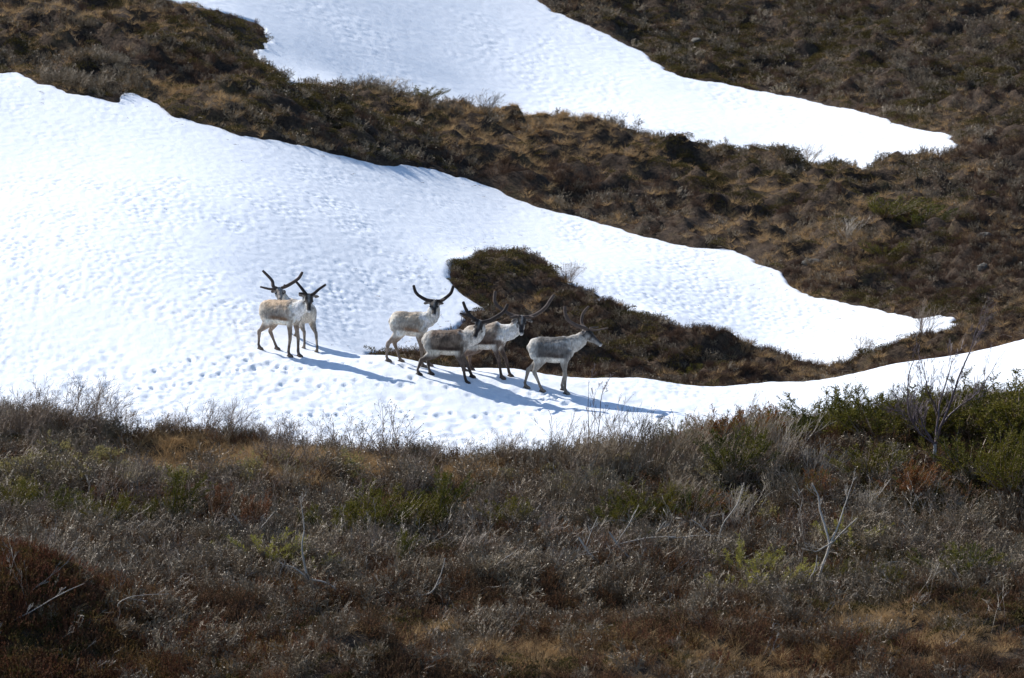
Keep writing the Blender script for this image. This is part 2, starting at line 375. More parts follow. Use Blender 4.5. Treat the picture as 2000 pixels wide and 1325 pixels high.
M_EYE = mat_plain('dark_eye', (.012, .009, .008), .15, .1, 12, .5)

def lerp(a, b, t): return a + (b - a) * t

def reindeer(D):
    """joints are given as photo pixel + depth offset (metres, + is away from the camera) from the animal's own depth"""
    ref = hit(*D['ref']); Y0 = ref[1] + D.get('shift', 0.0)
    org = Vector((ref[0] * Y0 / ref[1], Y0, top_z(ref[0] * Y0 / ref[1], Y0)))
    def P(u, v, dy=0.0): return Vector(at_depth(u, v, Y0 + dy)) - org
    def G(u, dy):
        Y = Y0 + dy; x = at_depth(u, 700, Y)[0]; return Vector((x, Y, top_z(x, Y) - 0.02)) - org
    R = P(*D['rump']); S = P(*D['shoulder']); ax = (S - R); L = ax.length; fw = ax.normalized()
    side = Vector((-fw.y, fw.x, 0)).normalized()          # left of the animal
    if side.y > 0: near = -1
    else: near = 1
    up = fw.cross(side); up = up if up.z > 0 else -up
    sc = D.get('size', 1.0); fat = D.get('fat', 1.0)
    VV = []; FF = []
    def add(vf):
        o = len(VV); VV.extend(vf[0]); FF.extend([tuple(i + o for i in f) for f in vf[1]])
    # trunk
    prof = [(-.20, .03, .05, .05), (-.165, .015, .115, .095), (-.08, .0, .170, .140), (.08, -.01, .205, .165), (.28, -.02, .218, .180), (.50, -.03, .228, .188), (.72, -.025, .232, .178), (.90, -.005, .225, .158), (1.02, -.015, .180, .130), (1.12, -.03, .115, .085), (1.17, -.035, .05, .045)]
    if D.get('hump'): prof = [(t, dz + (.02 * math.exp(-((t - .9) / .2) ** 2)), h, w) for t, dz, h, w in prof]
    rings = [(R + ax * t + up * dz * sc, side * w * sc * fat, up * h * sc * fat) for t, dz, h, w in spline(prof, 3)]
    add(loft(rings, 20))
    # neck
    poll = P(*D['poll']); muz = P(*D['muzzle']); hd = (muz - poll); HL = hd.length; hf = hd.normalized()
    nk = [R + ax * .86 + up * .02] + [P(*q) for q in D['neck']] + [poll + Vector((0, 0, -.035))]
    rr = [(.13, .175), (.100, .140), (.085, .110), (.070, .085)] if len(nk) == 4 else [(.15, .215), (.108, .145), (.072, .088)]
    add(limb([(*p, a * sc, b * sc) for p, (a, b) in zip(nk, rr)], side, 6, 16))
    # head
    hr = Vector((D['headside'][0], D['headside'][1], D['headside'][2])); hr = (hr - hf * hr.dot(hf)).normalized(); hu = hr.cross(hf).normalized()
    if hu.z < 0 and abs(hu.z) > .15: hu = -hu
    if D.get('flip'): hu = -hu
    HP = [(-.20, .030, .030, .0), (-.12, .066, .062, -.005), (.05, .078, .082, -.008), (.22, .080, .086, -.016), (.42, .064, .076, -.020), (.62, .049, .058, -.014), (.80, .044, .049, -.006), (.94, .043, .043, -.004), (1.03, .032, .032, -.004), (1.06, .012, .012, -.004)]
    add(loft([(poll + hf * t * HL + hu * dz, hr * w, hu * h) for t, w, h, dz in spline(HP, 3)], 14))
    # ears
    for s, e in D['ears']:
        eb = poll + hr * s * .055 - hf * .02; et = P(*e); dv = et - eb
        if dv.length > .17: et = eb + dv * (.17 / dv.length); dv = et - eb
        t = dv.normalized(); flat = (hf * .8 + hu * .3); flat = (flat - t * flat.dot(t)).normalized(); wv = t.cross(flat)
        add(loft([(eb + dv * q, wv * w, flat * .017) for q, w in ((-.1, .018), (.15, .026), (.45, .040), (.75, .034), (.95, .018), (1.02, .006))], 10))
    # tail
    tb = R - ax * .14 + up * .07
    add(limb([(*tb, .03, .03), (*(tb - fw * .055 - up * .05), .030, .025), (*(tb - fw * .045 - up * .13), .020, .016)], side, 3, 8))
    # legs
    def foot(h, dirv):
        q = [(*(h + dirv * -.015 + Vector((0, 0, .095))), .026, .027), (*(h + dirv * .005 + Vector((0, 0, .05))), .031, .036), (*(h + dirv * .028 + Vector((0, 0, .018))), .046, .056), (*(h + dirv * .038 + Vector((0, 0, -.012))), .042, .056)]
        add(limb(q, side, 3, 10))
        c = h - dirv * .035 + Vector((0, 0, .055))
        add(limb([(*(c + dirv * .02), .02, .012), (*(c - dirv * .02 - Vector((0, 0, .03))), .02, .010)], side, 2, 8))
    fdir = Vector((fw.x, fw.y, 0)).normalized()
    hooves = []
    for k, (u, dy) in enumerate(D['front']):
        h = G(u, dy); s = near if k == 0 else -near; hooves.append(h)
        sh = R + ax * .93 + side * s * .085 * sc - up * .02; top = sh - up * .06
        el = R + ax * .88 + side * s * .115 * sc - up * .24 * sc
        fet = h + Vector((0, 0, .10)) - fdir * .018
        kn = lerp(el, fet, .50) + fdir * .022
        q = [(*sh, .065 * sc, .125 * sc), (*lerp(sh, el, .55), .068, .105), (*el, .046, .064), (*lerp(el, kn, .5), .034, .044), (*kn, .031, .036), (*lerp(kn, fet, .5), .025, .028), (*fet, .029, .030)]
        add(limb(q, side, 4, 12)); foot(h, fdir)
    for k, (u, dy) in enumerate(D['hind']):
        h = G(u, dy); s = near if k == 0 else -near; hooves.append(h)
        hip = R + ax * .02 + side * s * .075 * sc + up * .03
        st = R + ax * .16 + side * s * .115 * sc - up * .21 * sc
        fet = h + Vector((0, 0, .10)) - fdir * .02
        hk = lerp(st, fet, .42) - fdir * (.105 * sc)
        hk = hk + (lerp(h, hk, 1.0) - hk)
        q = [(*hip, .070 * sc, .145 * sc), (*lerp(hip, st, .45), .082 * sc, .150 * sc), (*lerp(hip, st, .9), .066 * sc, .122 * sc), (*lerp(st, hk, .40), .046, .078), (*lerp(st, hk, .85), .030, .042), (*hk, .032, .044), (*lerp(hk, fet, .35), .026, .034), (*lerp(hk, fet, .75), .023, .026), (*fet, .028, .028)]
        add(limb(q, side, 4, 12)); foot(h, fdir)
    me = bpy.data.meshes.new('tmp'); me.from_pydata([tuple(v) for v in VV], [], FF); me.update()
    tmp = bpy.data.objects.new('tmp', me); COL.objects.link(tmp)
    md = tmp.modifiers.new('r', 'REMESH'); md.mode = 'VOXEL'; md.voxel_size = .0125; md.adaptivity = 0.0
    ms = tmp.modifiers.new('s', 'SMOOTH'); ms.factor = .5; ms.iterations = 4
    dg = bpy.context.evaluated_depsgraph_get(); dg.update(); bm = bpy.data.meshes.new_from_object(tmp.evaluated_get(dg))
    bpy.data.objects.remove(tmp); bpy.data.meshes.remove(me)
    # coat colours
    nv = len(bm.vertices); co = np.empty(nv * 3, np.float32); bm.vertices.foreach_get('co', co); co = co.reshape(-1, 3).astype(float)
    no = np.empty(nv * 3, np.float32); bm.vertices.foreach_get('normal', no); no = no.reshape(-1, 3)
    Rn, Sn = np.array(R), np.array(S); axn = np.array(fw); upn = np.array(up); sdn = np.array(side)
    rel = co - Rn; t = rel @ axn / L; hgt = rel @ upn; lat = rel @ sdn
    hx, hy, hz = co[:, 0] * 9 + D['seed'] * 3, co[:, 1] * 9, co[:, 2] * 9
    nz = fbm(hx + hy * .6, hz + hy * .5, D['seed'], 3) - .5; nz2 = fbm(hx * .45 + 9, hz * .45 + hy * .3, D['seed'] + 7, 3) - .5
    C = D['coat']; col = np.tile(np.array(C['side'], float), (nv, 1))
    def mix(m, c):
        nonlocal col
        m = np.clip(m, 0, 1)[:, None]; col = col * (1 - m) + np.array(c) * m
    mix(sstep(-.02, .12, hgt + nz * .16 + nz2 * .10), C['back'])
    mix(sstep(.0, .14, nz2) * .75 * (hgt > -.12), C['patch'])
    mix(sstep(.15, -.05, t + nz * .12) * C.get('rumpw', .8) * (hgt > -.28), C['rump'])
    mix(sstep(.95, 1.2, t + nz * .4 + .3 * hgt), C['neck'])
    stripe = np.exp(-((hgt + .118 + .035 * (t - .6) + nz * .05) / .046) ** 2) * sstep(.12, .42, t + nz * .2) * sstep(1.0, .82, t + nz * .2); mix(stripe * C.get('stripe_w', 1.0) * (1 + nz), C['stripe'])
    mix(sstep(-.140, -.175, hgt + nz * .03 + .02 * (t - .5)) * sstep(-.05, .1, t) * sstep(1.0, .85, t), C['belly'])
    zmin = min(h.z for h in hooves); zb = float((R.z + S.z) / 2) - .27
    leg = sstep(zb + .07, zb - .03, co[:, 2]) ; legm = leg * ((hgt < -.19))
    mix(legm, C['leg'])
    mix(legm * sstep(zmin + .40, zmin + .12, co[:, 2] + nz * .1), C['shank'])
    if C.get('legback'): mix(legm * sstep(.2, .7, -(no @ axn)) * .8 * (t < .4), C['legback'])
    # hoof
    for h in hooves:
        hn = np.array(h); dd = np.linalg.norm(co - hn, axis=1); mix(sstep(.085, .055, dd + (co[:, 2] - hn[2]) * .6), (.028, .022, .02))
    # neck
    npts = spline([tuple(p) for p in nk], 6); dn = np.min(np.linalg.norm(co[:, None, :] - npts[None, 5:], axis=2), axis=1)
    aheadn = (co - np.array(R + ax * .98)) @ axn
    up_neck = sstep(.24, .16, dn) * sstep(float(S.z) - .10, float(S.z) + .08, co[:, 2] + nz * .15 + (t - 1) * .25) * sstep(.05, .22, np.linalg.norm(co - (Sn - upn * .05), axis=1) - .03)
    mix(up_neck * (1 + nz * .8), C['neck'])
    # head
    pn = np.array(poll); hfn = np.array(hf); hrn = np.array(hr); hun = np.array(hu)
    q = co - pn; ht = q @ hfn / HL; hlat = q @ hrn; hup = q @ hun
    rad = np.sqrt(hlat ** 2 + hup ** 2); inh = (rad < .125) & (ht > -.25) & (ht < 1.2)
    hm = inh * sstep(-.28, -.05, ht + 0 * nz)
    mix(hm, C['face'])
    mix(hm * sstep(.024, .050, np.abs(hlat) + .3 * np.maximum(-hup, 0)) * sstep(.035, -.02, hup) * sstep(-.1, .1, ht) * .95, C['cheek'])
    mix(hm * np.exp(-((hlat) / .018) ** 2) * sstep(.55, .35, ht) * sstep(-.15, .05, ht) * C.get('blaze', .3) * (hup > 0), C['cheek'])
    mix(hm * sstep(.90, .98, ht), C['muzzle'])
    mix(hm * np.exp(-((ht - .93) / .10) ** 2) * (hup > -.01) * (np.abs(hlat) < .035) * .9, (.02, .017, .016))
    mix(hm * np.exp(-(((ht - .33) / .09) ** 2)) * sstep(.035, .06, np.abs(hlat)) * .8, (.03, .025, .02))
    mix(inh * sstep(.06, .0, np.abs(ht + .05)) * (hup > .03) * .4, C['face'])
    # ears greyish
    for s, e in D['ears']:
        eb = np.array(poll + hr * s * .055 - hf * .02); et = np.array(P(*e)); dv = et - eb; Le = np.linalg.norm(dv); tt = (co - eb) @ (dv / Le); off = np.linalg.norm(co - eb - tt[:, None] * (dv / Le), axis=1)
        mix(((tt > .03) & (off < .06) & (tt < .2)) * .9, C['ear']); mix(((tt > .06) & (off < .022) & (tt < .13) & (no @ hfn > .1)) * .9, tuple(x * .35 for x in C['ear']))
    nz3 = fbm(hx * 2.2 + 4, hz * 1.6 + hy, D['seed'] + 3, 2) - .5; col *= (D.get('tone', .95) * (1 + .75 * nz + .5 * nz3))[:, None]; col = np.clip(col, .01, .72)
    at = bm.color_attributes.new('coat', 'FLOAT_COLOR', 'POINT'); at.data.foreach_set('color', np.concatenate([col, np.ones((nv, 1))], 1).astype(np.float32).ravel())
    # shaggy outline
    sh = (fbm(co[:, 0] * 30 + co[:, 1] * 17, co[:, 2] * 22 + co[:, 1] * 11, 5, 2) - .5) * .016 * sstep(-.3, -.1, hgt)
    co2 = co + no * sh[:, None]; bm.vertices.foreach_set('co', co2.astype(np.float32).ravel())
    root = empty('reindeer', org, D['label'], 'reindeer', 'reindeer standing on the snow')
    bm.name = 'body'; body = bpy.data.objects.new('body', bm); COL.objects.link(body); body.parent = root; bm.materials.clear(); bm.materials.append(M_COAT)
    bm.polygons.foreach_set('use_smooth', np.ones(len(bm.polygons), bool))
    vm = M_VELVET if D.get('lightvelvet') else M_VELVET_DARK
    for s, beams in D['antlers']:
        VA = []; FA = []
        for bi, bmx in enumerate(beams):
            pts = []
            for i, (u, v, dy, r) in enumerate(bmx):
                p = P(u, v, dy); pts.append((*p, r * 1.3))
            if bi == 0:
                b0 = poll + hr * s * .032 + hu * .05 - hf * .01; pts[0] = (*b0, bmx[0][3])
            e = pts[-1]; e0 = pts[-2]; dv = (Vector(e[:3]) - Vector(e0[:3])).normalized(); pts.append((*(Vector(e[:3]) + dv * e[3] * .7), e[3] * .55))
            v_, f_ = tube_mesh(pts); o = len(VA); VA.extend(v_); FA.extend([tuple(i + o for i in f) for f in f_])
        a = mesh_obj('antler', VA, FA, vm, root, True)
    for s in (-1, 1):
        c = poll + hf * HL * .33 + hr * s * .074 + hu * .012; V = []; Fe = []
        rg = [(c + hr * s * .012 * math.cos(a), hf * .015 * math.sin(a), hu * .013 * math.sin(a)) for a in np.linspace(.1, math.pi - .1, 6)]
        v_, f_ = loft(rg, 10); mesh_obj('eye', v_, f_, M_EYE, root, True)
    return root

TAN = dict(back=(.40, .30, .205), side=(.30, .265, .22), patch=(.20, .18, .16), rump=(.52, .48, .42), neck=(.60, .57, .52), stripe=(.13, .082, .052), belly=(.60, .55, .48),
           leg=(.21, .165, .13), shank=(.11, .085, .07), face=(.045, .038, .034), cheek=(.58, .56, .52), muzzle=(.62, .61, .59), ear=(.26, .23, .21))
DEER = []
# behind the left pair: faces away, head turned back over its neighbour
DEER.append(dict(seed=1, tone=1.25, label='reindeer behind the leftmost one, only its turned head, antlers and right legs showing', ref=(593, 691), shift=.35, rump=(603, 610, .05), shoulder=(574, 606, .80), size=.93,
    poll=(545, 568, .60), muzzle=(547, 589, .30), neck=[(562, 592, .95), (552, 580, .85)], headside=(1, .1, 0), ears=[(-1, (529, 571, .6)), (1, (558, 573, .62))], front=[(568, 1.05), (578, .95)], hind=[(594, .0), (619, -.22)],
    antlers=[(-1, [[(541, 564, .6, .026), (534, 560, .6, .026), (532, 550, .65, .023), (526, 542, .7, .022), (514, 530, .7, .018)], [(538, 565, .58, .020), (527, 565, .5, .018), (510, 561, .38, .014)]]),
             (1, [[(550, 565, .6, .026), (558, 560, .6, .026), (574, 551, .65, .025), (584, 543, .7, .024), (590, 533, .7, .020)], [(557, 561, .6, .022), (556, 558, .55, .020)]])],
    lightvelvet=True, coat=dict(TAN, face=(.24, .22, .20), cheek=(.40, .38, .35), leg=(.26, .22, .18), shank=(.20, .17, .14))))
# leftmost, side on
DEER.append(dict(seed=2, tone=1.3, label='leftmost reindeer side on with tan back, dark face and short straight antlers', ref=(566, 699), rump=(521, 606, .30), shoulder=(579, 609, .0), size=.98, fat=1.03,
    poll=(603, 580, -.18), muzzle=(603, 609, -.38), neck=[(591, 599, -.12), (599, 590, -.14)], headside=(1, .12, .05), ears=[(-1, (583, 576, -.12)), (1, (624, 580, -.14))], front=[(565, .0), (584, .05)], hind=[(507, .33), (540, .42)],
    antlers=[(-1, [[(598, 576, -.2, .024), (594, 570, -.15, .023), (588, 562, -.1, .020), (579, 551, -.1, .016)], [(596, 574, -.2, .018), (585, 573, -.24, .014)]]),
             (1, [[(608, 576, -.2, .024), (613, 574, -.2, .024), (622, 566, -.15, .021), (635, 557, -.1, .017)]])],
    coat=dict(TAN, rumpw=.35)))
# third, behind the darker one
DEER.append(dict(seed=3, tone=1.3, label='pale reindeer with wide curved antlers facing the camera, standing behind the dark flanked one', ref=(782, 706), shift=-.28, rump=(774, 628, .10), shoulder=(828, 632, .05), size=.98,
    poll=(848, 592, -.12), muzzle=(847, 617, -.36), neck=[(842, 620, -.02), (848, 604, -.04)], headside=(1, .05, 0), ears=[(-1, (827, 593, -.08)), (1, (867, 594, -.08))], front=[(826, .0), (838, .22)], hind=[(757, .0), (782, .15)],
    antlers=[(-1, [[(843, 590, -.12, .026), (833, 586, -.1, .026), (820, 579, -.1, .024), (812, 571, -.05, .023), (808, 559, -.05, .020)]]),
             (1, [[(853, 590, -.12, .026), (861, 588, -.1, .026), (873, 580, -.1, .024), (881, 572, -.05, .023), (885, 560, -.05, .020)], [(862, 587, -.12, .020), (869, 585, -.2, .015)]])],
    coat=dict(TAN, back=(.42, .34, .25), neck=(.64, .62, .57), patch=(.24, .22, .19), stripe=(.20, .13, .085), shank=(.14, .11, .09))))
# fifth
DEER.append(dict(seed=5, tone=1.12, label='reindeer with the widest antlers and a white neck, between its neighbours', ref=(980, 744), shift=.15, rump=(918, 657, .30), shoulder=(978, 654, .05), size=1.02, hump=True,
    poll=(1019, 623, -.15), muzzle=(1018, 653, -.38), lightvelvet=True, neck=[(998, 648, -.02), (1012, 635, -.08)], headside=(1, .08, -.05), ears=[(-1, (999, 628, -.1)), (1, (1040, 629, -.1))], front=[(980, -.05), (996, .14)], hind=[(907, .28), (920, .42)],
    antlers=[(-1, [[(1013, 620, -.15, .028), (1003, 617, -.12, .028), (988, 610, -.1, .025), (972, 598, -.1, .024), (966, 588, -.08, .024), (967, 571, -.05, .021)], [(1008, 618, -.16, .018), (997, 621, -.22, .014)]]),
             (1, [[(1025, 621, -.15, .028), (1036, 619, -.12, .027), (1053, 611, -.1, .024), (1067, 599, -.1, .024), (1074, 588, -.08, .023), (1081, 578, -.05, .020)], [(1036, 618, -.15, .018), (1042, 620, -.22, .012)]])],
    coat=dict(TAN, back=(.30, .25, .20), side=(.17, .13, .105), patch=(.14, .11, .09), neck=(.68, .66, .61), stripe=(.055, .035, .026), leg=(.14, .10, .08), shank=(.085, .062, .05), cheek=(.5, .48, .45), belly=(.62, .6, .55), blaze=.5)))
# fourth, nearest the camera, dark flank
DEER.append(dict(seed=4, tone=.85, label='dark flanked reindeer with a brown side stripe, standing in front of two others', ref=(913, 750), rump=(840, 666, .12), shoulder=(905, 667, .0), size=1.0,
    poll=(937, 632, -.12), muzzle=(926, 661, -.32), neck=[(927, 658, -.06), (937, 645, -.06)], headside=(1, .2, .15), ears=[(-1, (920, 627, -.08)), (1, (952, 633, -.1))], front=[(911, .0), (921, .30)], hind=[(817, .05), (840, .22)],
    antlers=[(-1, [[(930, 628, -.12, .027), (923, 621, -.1, .026), (914, 611, -.08, .025), (909, 602, -.06, .023), (905, 591, -.05, .020)], [(927, 627, -.12, .022), (917, 618, -.2, .020), (900, 613, -.28, .015)], [(914, 612, -.08, .017), (918, 608, -.08, .012)]]),
             (1, [[(944, 631, -.12, .028), (955, 627, -.1, .028), (970, 619, -.1, .027), (984, 609, -.08, .026), (991, 596, -.05, .021)]])],
    coat=dict(TAN, back=(.19, .135, .10), side=(.12, .092, .070), patch=(.28, .22, .17), rump=(.62, .59, .53), neck=(.66, .63, .58), stripe=(.040, .026, .020), leg=(.125, .095, .078), shank=(.065, .047, .038), legback=(.5, .47, .42), face=(.05, .042, .038), belly=(.66, .62, .53), rumpw=.9)))
# sixth, right, in profile
DEER.append(dict(seed=6, tone=.88, label='rightmost reindeer in profile facing right, grey coat and tall swept antlers', ref=(1106, 772), rump=(1046, 680, .10), shoulder=(1110, 681, .02), size=1.03,
    poll=(1147, 651, .02), muzzle=(1174, 674, -.02), neck=[(1128, 668, .02), (1139, 659, .02)], headside=(0, 1, 0), ears=[(-1, (1137, 645, .08)), (1, (1136, 647, -.04))], front=[(1105, -.02), (1099, .20)], hind=[(1058, .02), (1027, .16)],
    antlers=[(1, [[(1150, 644, -.02, .027), (1143, 642, -.05, .027), (1128, 637, -.10, .026), (1112, 628, -.16, .025), (1105, 616, -.18, .024), (1103, 601, -.16, .020)], [(1150, 644, -.02, .016), (1165, 645, -.06, .012), (1186, 641, -.12, .008)]]),
             (-1, [[(1149, 643, .08, .023), (1142, 640, .12, .022), (1136, 632, .2, .021), (1137, 618, .24, .021), (1142, 608, .24, .020), (1149, 600, .22, .017)], [(1152, 641, .06, .014), (1160, 640, .1, .012), (1168, 639, .12, .009)]])],
    lightvelvet=True, coat=dict(TAN, back=(.40, .38, .35), side=(.175, .165, .155), patch=(.10, .095, .09), rump=(.64, .62, .57), neck=(.52, .50, .46), stripe=(.075, .058, .048), belly=(.68, .65, .58), leg=(.34, .31, .27), shank=(.21, .18, .15), face=(.06, .052, .048), cheek=(.42, .40, .37), muzzle=(.6, .6, .6), rumpw=1.0, stripe_w=.7)))
for D in DEER: reindeer(D)
# ------------------------------------------------------------------ plants: mesh building
class MB:
    def __init__(s): s.v = []; s.f = []
    def tube(s, pts, rads, n=3):
        o = len(s.v); ref = Vector((.31, .9, .2))
        for i, p in enumerate(pts):
            a = pts[max(i - 1, 0)]; b = pts[min(i + 1, len(pts) - 1)]; t = (b - a)
            t = t.normalized() if t.length > 1e-9 else Vector((0, 0, 1))
            x = t.cross(ref); x = x.normalized() if x.length > 1e-4 else Vector((1, 0, 0)); y = t.cross(x)
            for k in range(n):
                q = 2 * math.pi * k / n; c = p + (x * math.cos(q) + y * math.sin(q)) * rads[i]; s.v.append((c.x, c.y, c.z))
        for i in range(len(pts) - 1):
            for k in range(n):
                k2 = (k + 1) % n; s.f.append((o + i * n + k, o + i * n + k2, o + (i + 1) * n + k2, o + (i + 1) * n + k))
    def leaf(s, p, d, w, L):
        o = len(s.v); x = d.cross(Vector((random.uniform(-1, 1), random.uniform(-1, 1), random.uniform(-1, 1))));
        x = x.normalized() * w if x.length > 1e-5 else Vector((w, 0, 0)); m = p + d * L * .5; e = p + d * L
        for c in (p, m + x, e, m - x): s.v.append((c.x, c.y, c.z))
        s.f.append((o, o + 1, o + 2, o + 3))
    def mesh(s, name, m):
        me = bpy.data.meshes.new(name); me.from_pydata(s.v, [], s.f); me.materials.append(m); me.update(); return me
def rv(a=1.0): return Vector((random.uniform(-a, a), random.uniform(-a, a), random.uniform(-a, a)))
def grow(mb, p, d, L, r, lvl, k, tips, lean=Vector((0, 0, 0)), jit=.18, up=.06, n=3, spread=.75, first=.25, ratio=.55):
    seg = 5 if lvl >= 2 else 4; pts = [p]; rads = [r]
    for i in range(seg):
        d = (d + rv(jit) + Vector((0, 0, up)) + lean).normalized(); p = p + d * (L / seg); pts.append(p); rads.append(max(r * (1 - .72 * (i + 1) / seg), .0022))
    mb.tube(pts, rads, n)
    if lvl <= 0: tips.append((p, d)); return
    for j in range(k[lvl - 1]):
        t = random.uniform(first, .97) * seg; i = min(int(t), seg - 1); q = pts[i].lerp(pts[i + 1], t - i); dd = (pts[i + 1] - pts[i]).normalized()
        side = dd.cross(rv()).normalized(); nd = (dd + side * random.uniform(.5, 1.1) * spread).normalized()
        grow(mb, q, nd, L * ratio * random.uniform(.6, 1.2) * (1.1 - .4 * t / seg), max(rads[i] * .62, .0026), lvl - 1, k, tips, lean, jit, up, 3, spread, first, ratio)
    tips.append((p, d))

def mat_plant(name, cols, rough=.8, trans=0.0, patch=1.2, spec=.15, fine=35):
    """colour varies from plant to plant and slowly over the hillside"""
    m, n, l, b = mat(name, rough, spec)
    oi = n.new('ShaderNodeObjectInfo'); a = noise(n, l, patch, 3, .6); c = noise(n, l, fine, 2, .6)
    s1 = n.new('ShaderNodeMath'); s1.operation = 'MULTIPLY_ADD'; l.new(oi.outputs['Random'], s1.inputs[0]); s1.inputs[1].default_value = .38; l.new(a.outputs['Fac'], s1.inputs[2])
    s2 = n.new('ShaderNodeMath'); s2.operation = 'MULTIPLY_ADD'; l.new(c.outputs['Fac'], s2.inputs[0]); s2.inputs[1].default_value = .5; l.new(s1.outputs[0], s2.inputs[2])
    mr = n.new('ShaderNodeMapRange'); mr.inputs[1].default_value = .55; mr.inputs[2].default_value = 1.35; l.new(s2.outputs[0], mr.inputs[0])
    N = len(cols); r = ramp(n, [(i / (N - 1), c_) for i, c_ in enumerate(cols)]); l.new(mr.outputs[0], r.inputs['Fac']); l.new(r.outputs['Color'], b.inputs['Base Color'])
    if trans:
        t = n.new('ShaderNodeBsdfTranslucent'); l.new(r.outputs['Color'], t.inputs['Color']); mx = n.new('ShaderNodeMixShader'); mx.inputs[0].default_value = trans
        out = n['Material Output']; l.new(b.outputs[0], mx.inputs[1]); l.new(t.outputs[0], mx.inputs[2]); l.new(mx.outputs[0], out.inputs['Surface'])
    return m
M_HEATHER = mat_plant('heather', [(0.079, 0.049, 0.029), (0.181, 0.094, 0.053), (0.124, 0.083, 0.042), (0.246, 0.118, 0.059), (0.131, 0.103, 0.040)], trans=.25, patch=.8)
M_CROW = mat_plant('crowberry', [(0.029, 0.025, 0.011), (0.068, 0.055, 0.019), (0.121, 0.090, 0.025), (0.051, 0.042, 0.016), (0.169, 0.121, 0.032)], trans=.2, patch=.9)
M_GRASS = mat_plant('dry_grass', [(0.295, 0.197, 0.099), (0.487, 0.327, 0.162), (0.397, 0.261, 0.125), (0.642, 0.446, 0.230)], trans=.3)
M_TWIG = mat_plant('birch_twigs', [(0.114, 0.083, 0.052), (0.258, 0.194, 0.118), (0.172, 0.123, 0.072), (0.478, 0.385, 0.244)], .5, spec=.4)
M_HEATHF = mat_plant('mountain_heath', [(0.058, 0.037, 0.026), (0.142, 0.086, 0.056), (0.093, 0.055, 0.037), (0.200, 0.120, 0.073), (0.097, 0.067, 0.037)], trans=.2, patch=.35)
M_WILLOW = mat_plant('willow_bark', [(0.131, 0.090, 0.065), (0.238, 0.174, 0.122), (0.185, 0.128, 0.089), (0.371, 0.284, 0.207)], .55, spec=.35)
M_BUD = mat_plant('willow_buds', [(.15, .11, .07), (.24, .20, .11), (.20, .14, .09)], trans=.2)
M_BUDG = mat_plant('pale_green_buds', [(0.191, 0.166, 0.062), (0.309, 0.259, 0.106), (0.262, 0.228, 0.070)], trans=.3)
M_SILVER = mat_plant('silvery_twigs', [(0.184, 0.154, 0.113), (0.342, 0.284, 0.217), (0.263, 0.216, 0.163)], .5, spec=.4)
M_DEAD = mat_plant('weathered_wood', [(0.261, 0.234, 0.194), (0.444, 0.394, 0.333), (0.353, 0.308, 0.255)], .6, spec=.35, fine=60)
M_DEADDK = mat_plant('dark_weathered_wood', [(.05, .042, .038), (.10, .09, .082), (.07, .058, .05)], .7)
M_JUN = mat_plant('juniper_needles', [(0.041, 0.046, 0.008), (0.086, 0.089, 0.013), (0.153, 0.128, 0.017), (0.070, 0.071, 0.011), (0.190, 0.146, 0.024)], trans=.22, patch=1.6, fine=9)
M_JUNY = mat_plant('yellow_juniper_needles', [(0.191, 0.186, 0.042), (0.342, 0.313, 0.065), (0.514, 0.427, 0.091)], trans=.25, patch=1.6, fine=9)
M_JUNR = mat_plant('rust_juniper_needles', [(0.126, 0.051, 0.024), (0.214, 0.087, 0.039), (0.088, 0.055, 0.027), (0.063, 0.079, 0.027)], trans=.2, patch=3, fine=9)
M_JUNM = mat_plant('rust_flecked_juniper_needles', [(0.065, 0.080, 0.019), (0.114, 0.131, 0.031), (0.282, 0.100, 0.035), (0.140, 0.139, 0.032), (0.358, 0.112, 0.042)], trans=.22, patch=2.4, fine=7)
M_BIRCHB = mat_plant('birch_bark', [(0.132, 0.112, 0.106), (0.422, 0.396, 0.370), (0.594, 0.568, 0.541)], .5, spec=.3, fine=12)
M_BIRCHT = mat_plant('birch_branch', [(0.069, 0.043, 0.045), (0.109, 0.074, 0.078), (0.146, 0.106, 0.112)], .5, spec=.35)

# ---- small ground plants (prototypes are never linked to the scene)
def proto(name, mb, m): return bpy.data.objects.new(name, mb.mesh(name, m))
LEAN = Vector((.10, 0, 0))
def heather_p():
    mb = MB()
    for i in range(30):
        a = random.uniform(0, 6.28); r = random.uniform(0, .13); p = Vector((r * math.cos(a), r * math.sin(a), -.03))
        d = (Vector((math.cos(a), math.sin(a), 0)) * random.uniform(.1, .7) + Vector((0, 0, 1))).normalized(); L = random.uniform(.10, .24); pts = [p]
        for k in range(3): d = (d + rv(.22) + LEAN * .5).normalized(); p = p + d * L / 3; pts.append(p)
        mb.tube(pts, [.0035, .003, .0025, .0015], 3)
        for k in range(9):
            t = random.uniform(.7, 3); j = min(int(t), 2); q = pts[j].lerp(pts[j + 1], t - j); mb.leaf(q, (d + rv(.9)).normalized(), .0045, random.uniform(.012, .026))
    return mb
def crow_p():
    mb = MB()
    for i in range(210):
        a = random.uniform(0, 6.28); r = .19 * math.sqrt(random.random()); z = .10 * (1 - (r / .19) ** 2) * random.uniform(.3, 1.1)
        mb.leaf(Vector((r * math.cos(a), r * math.sin(a), z - .01)), (Vector((math.cos(a) * r * 4, math.sin(a) * r * 4, 1)) + rv(.7)).normalized(), .006, random.uniform(.02, .042))
    return mb
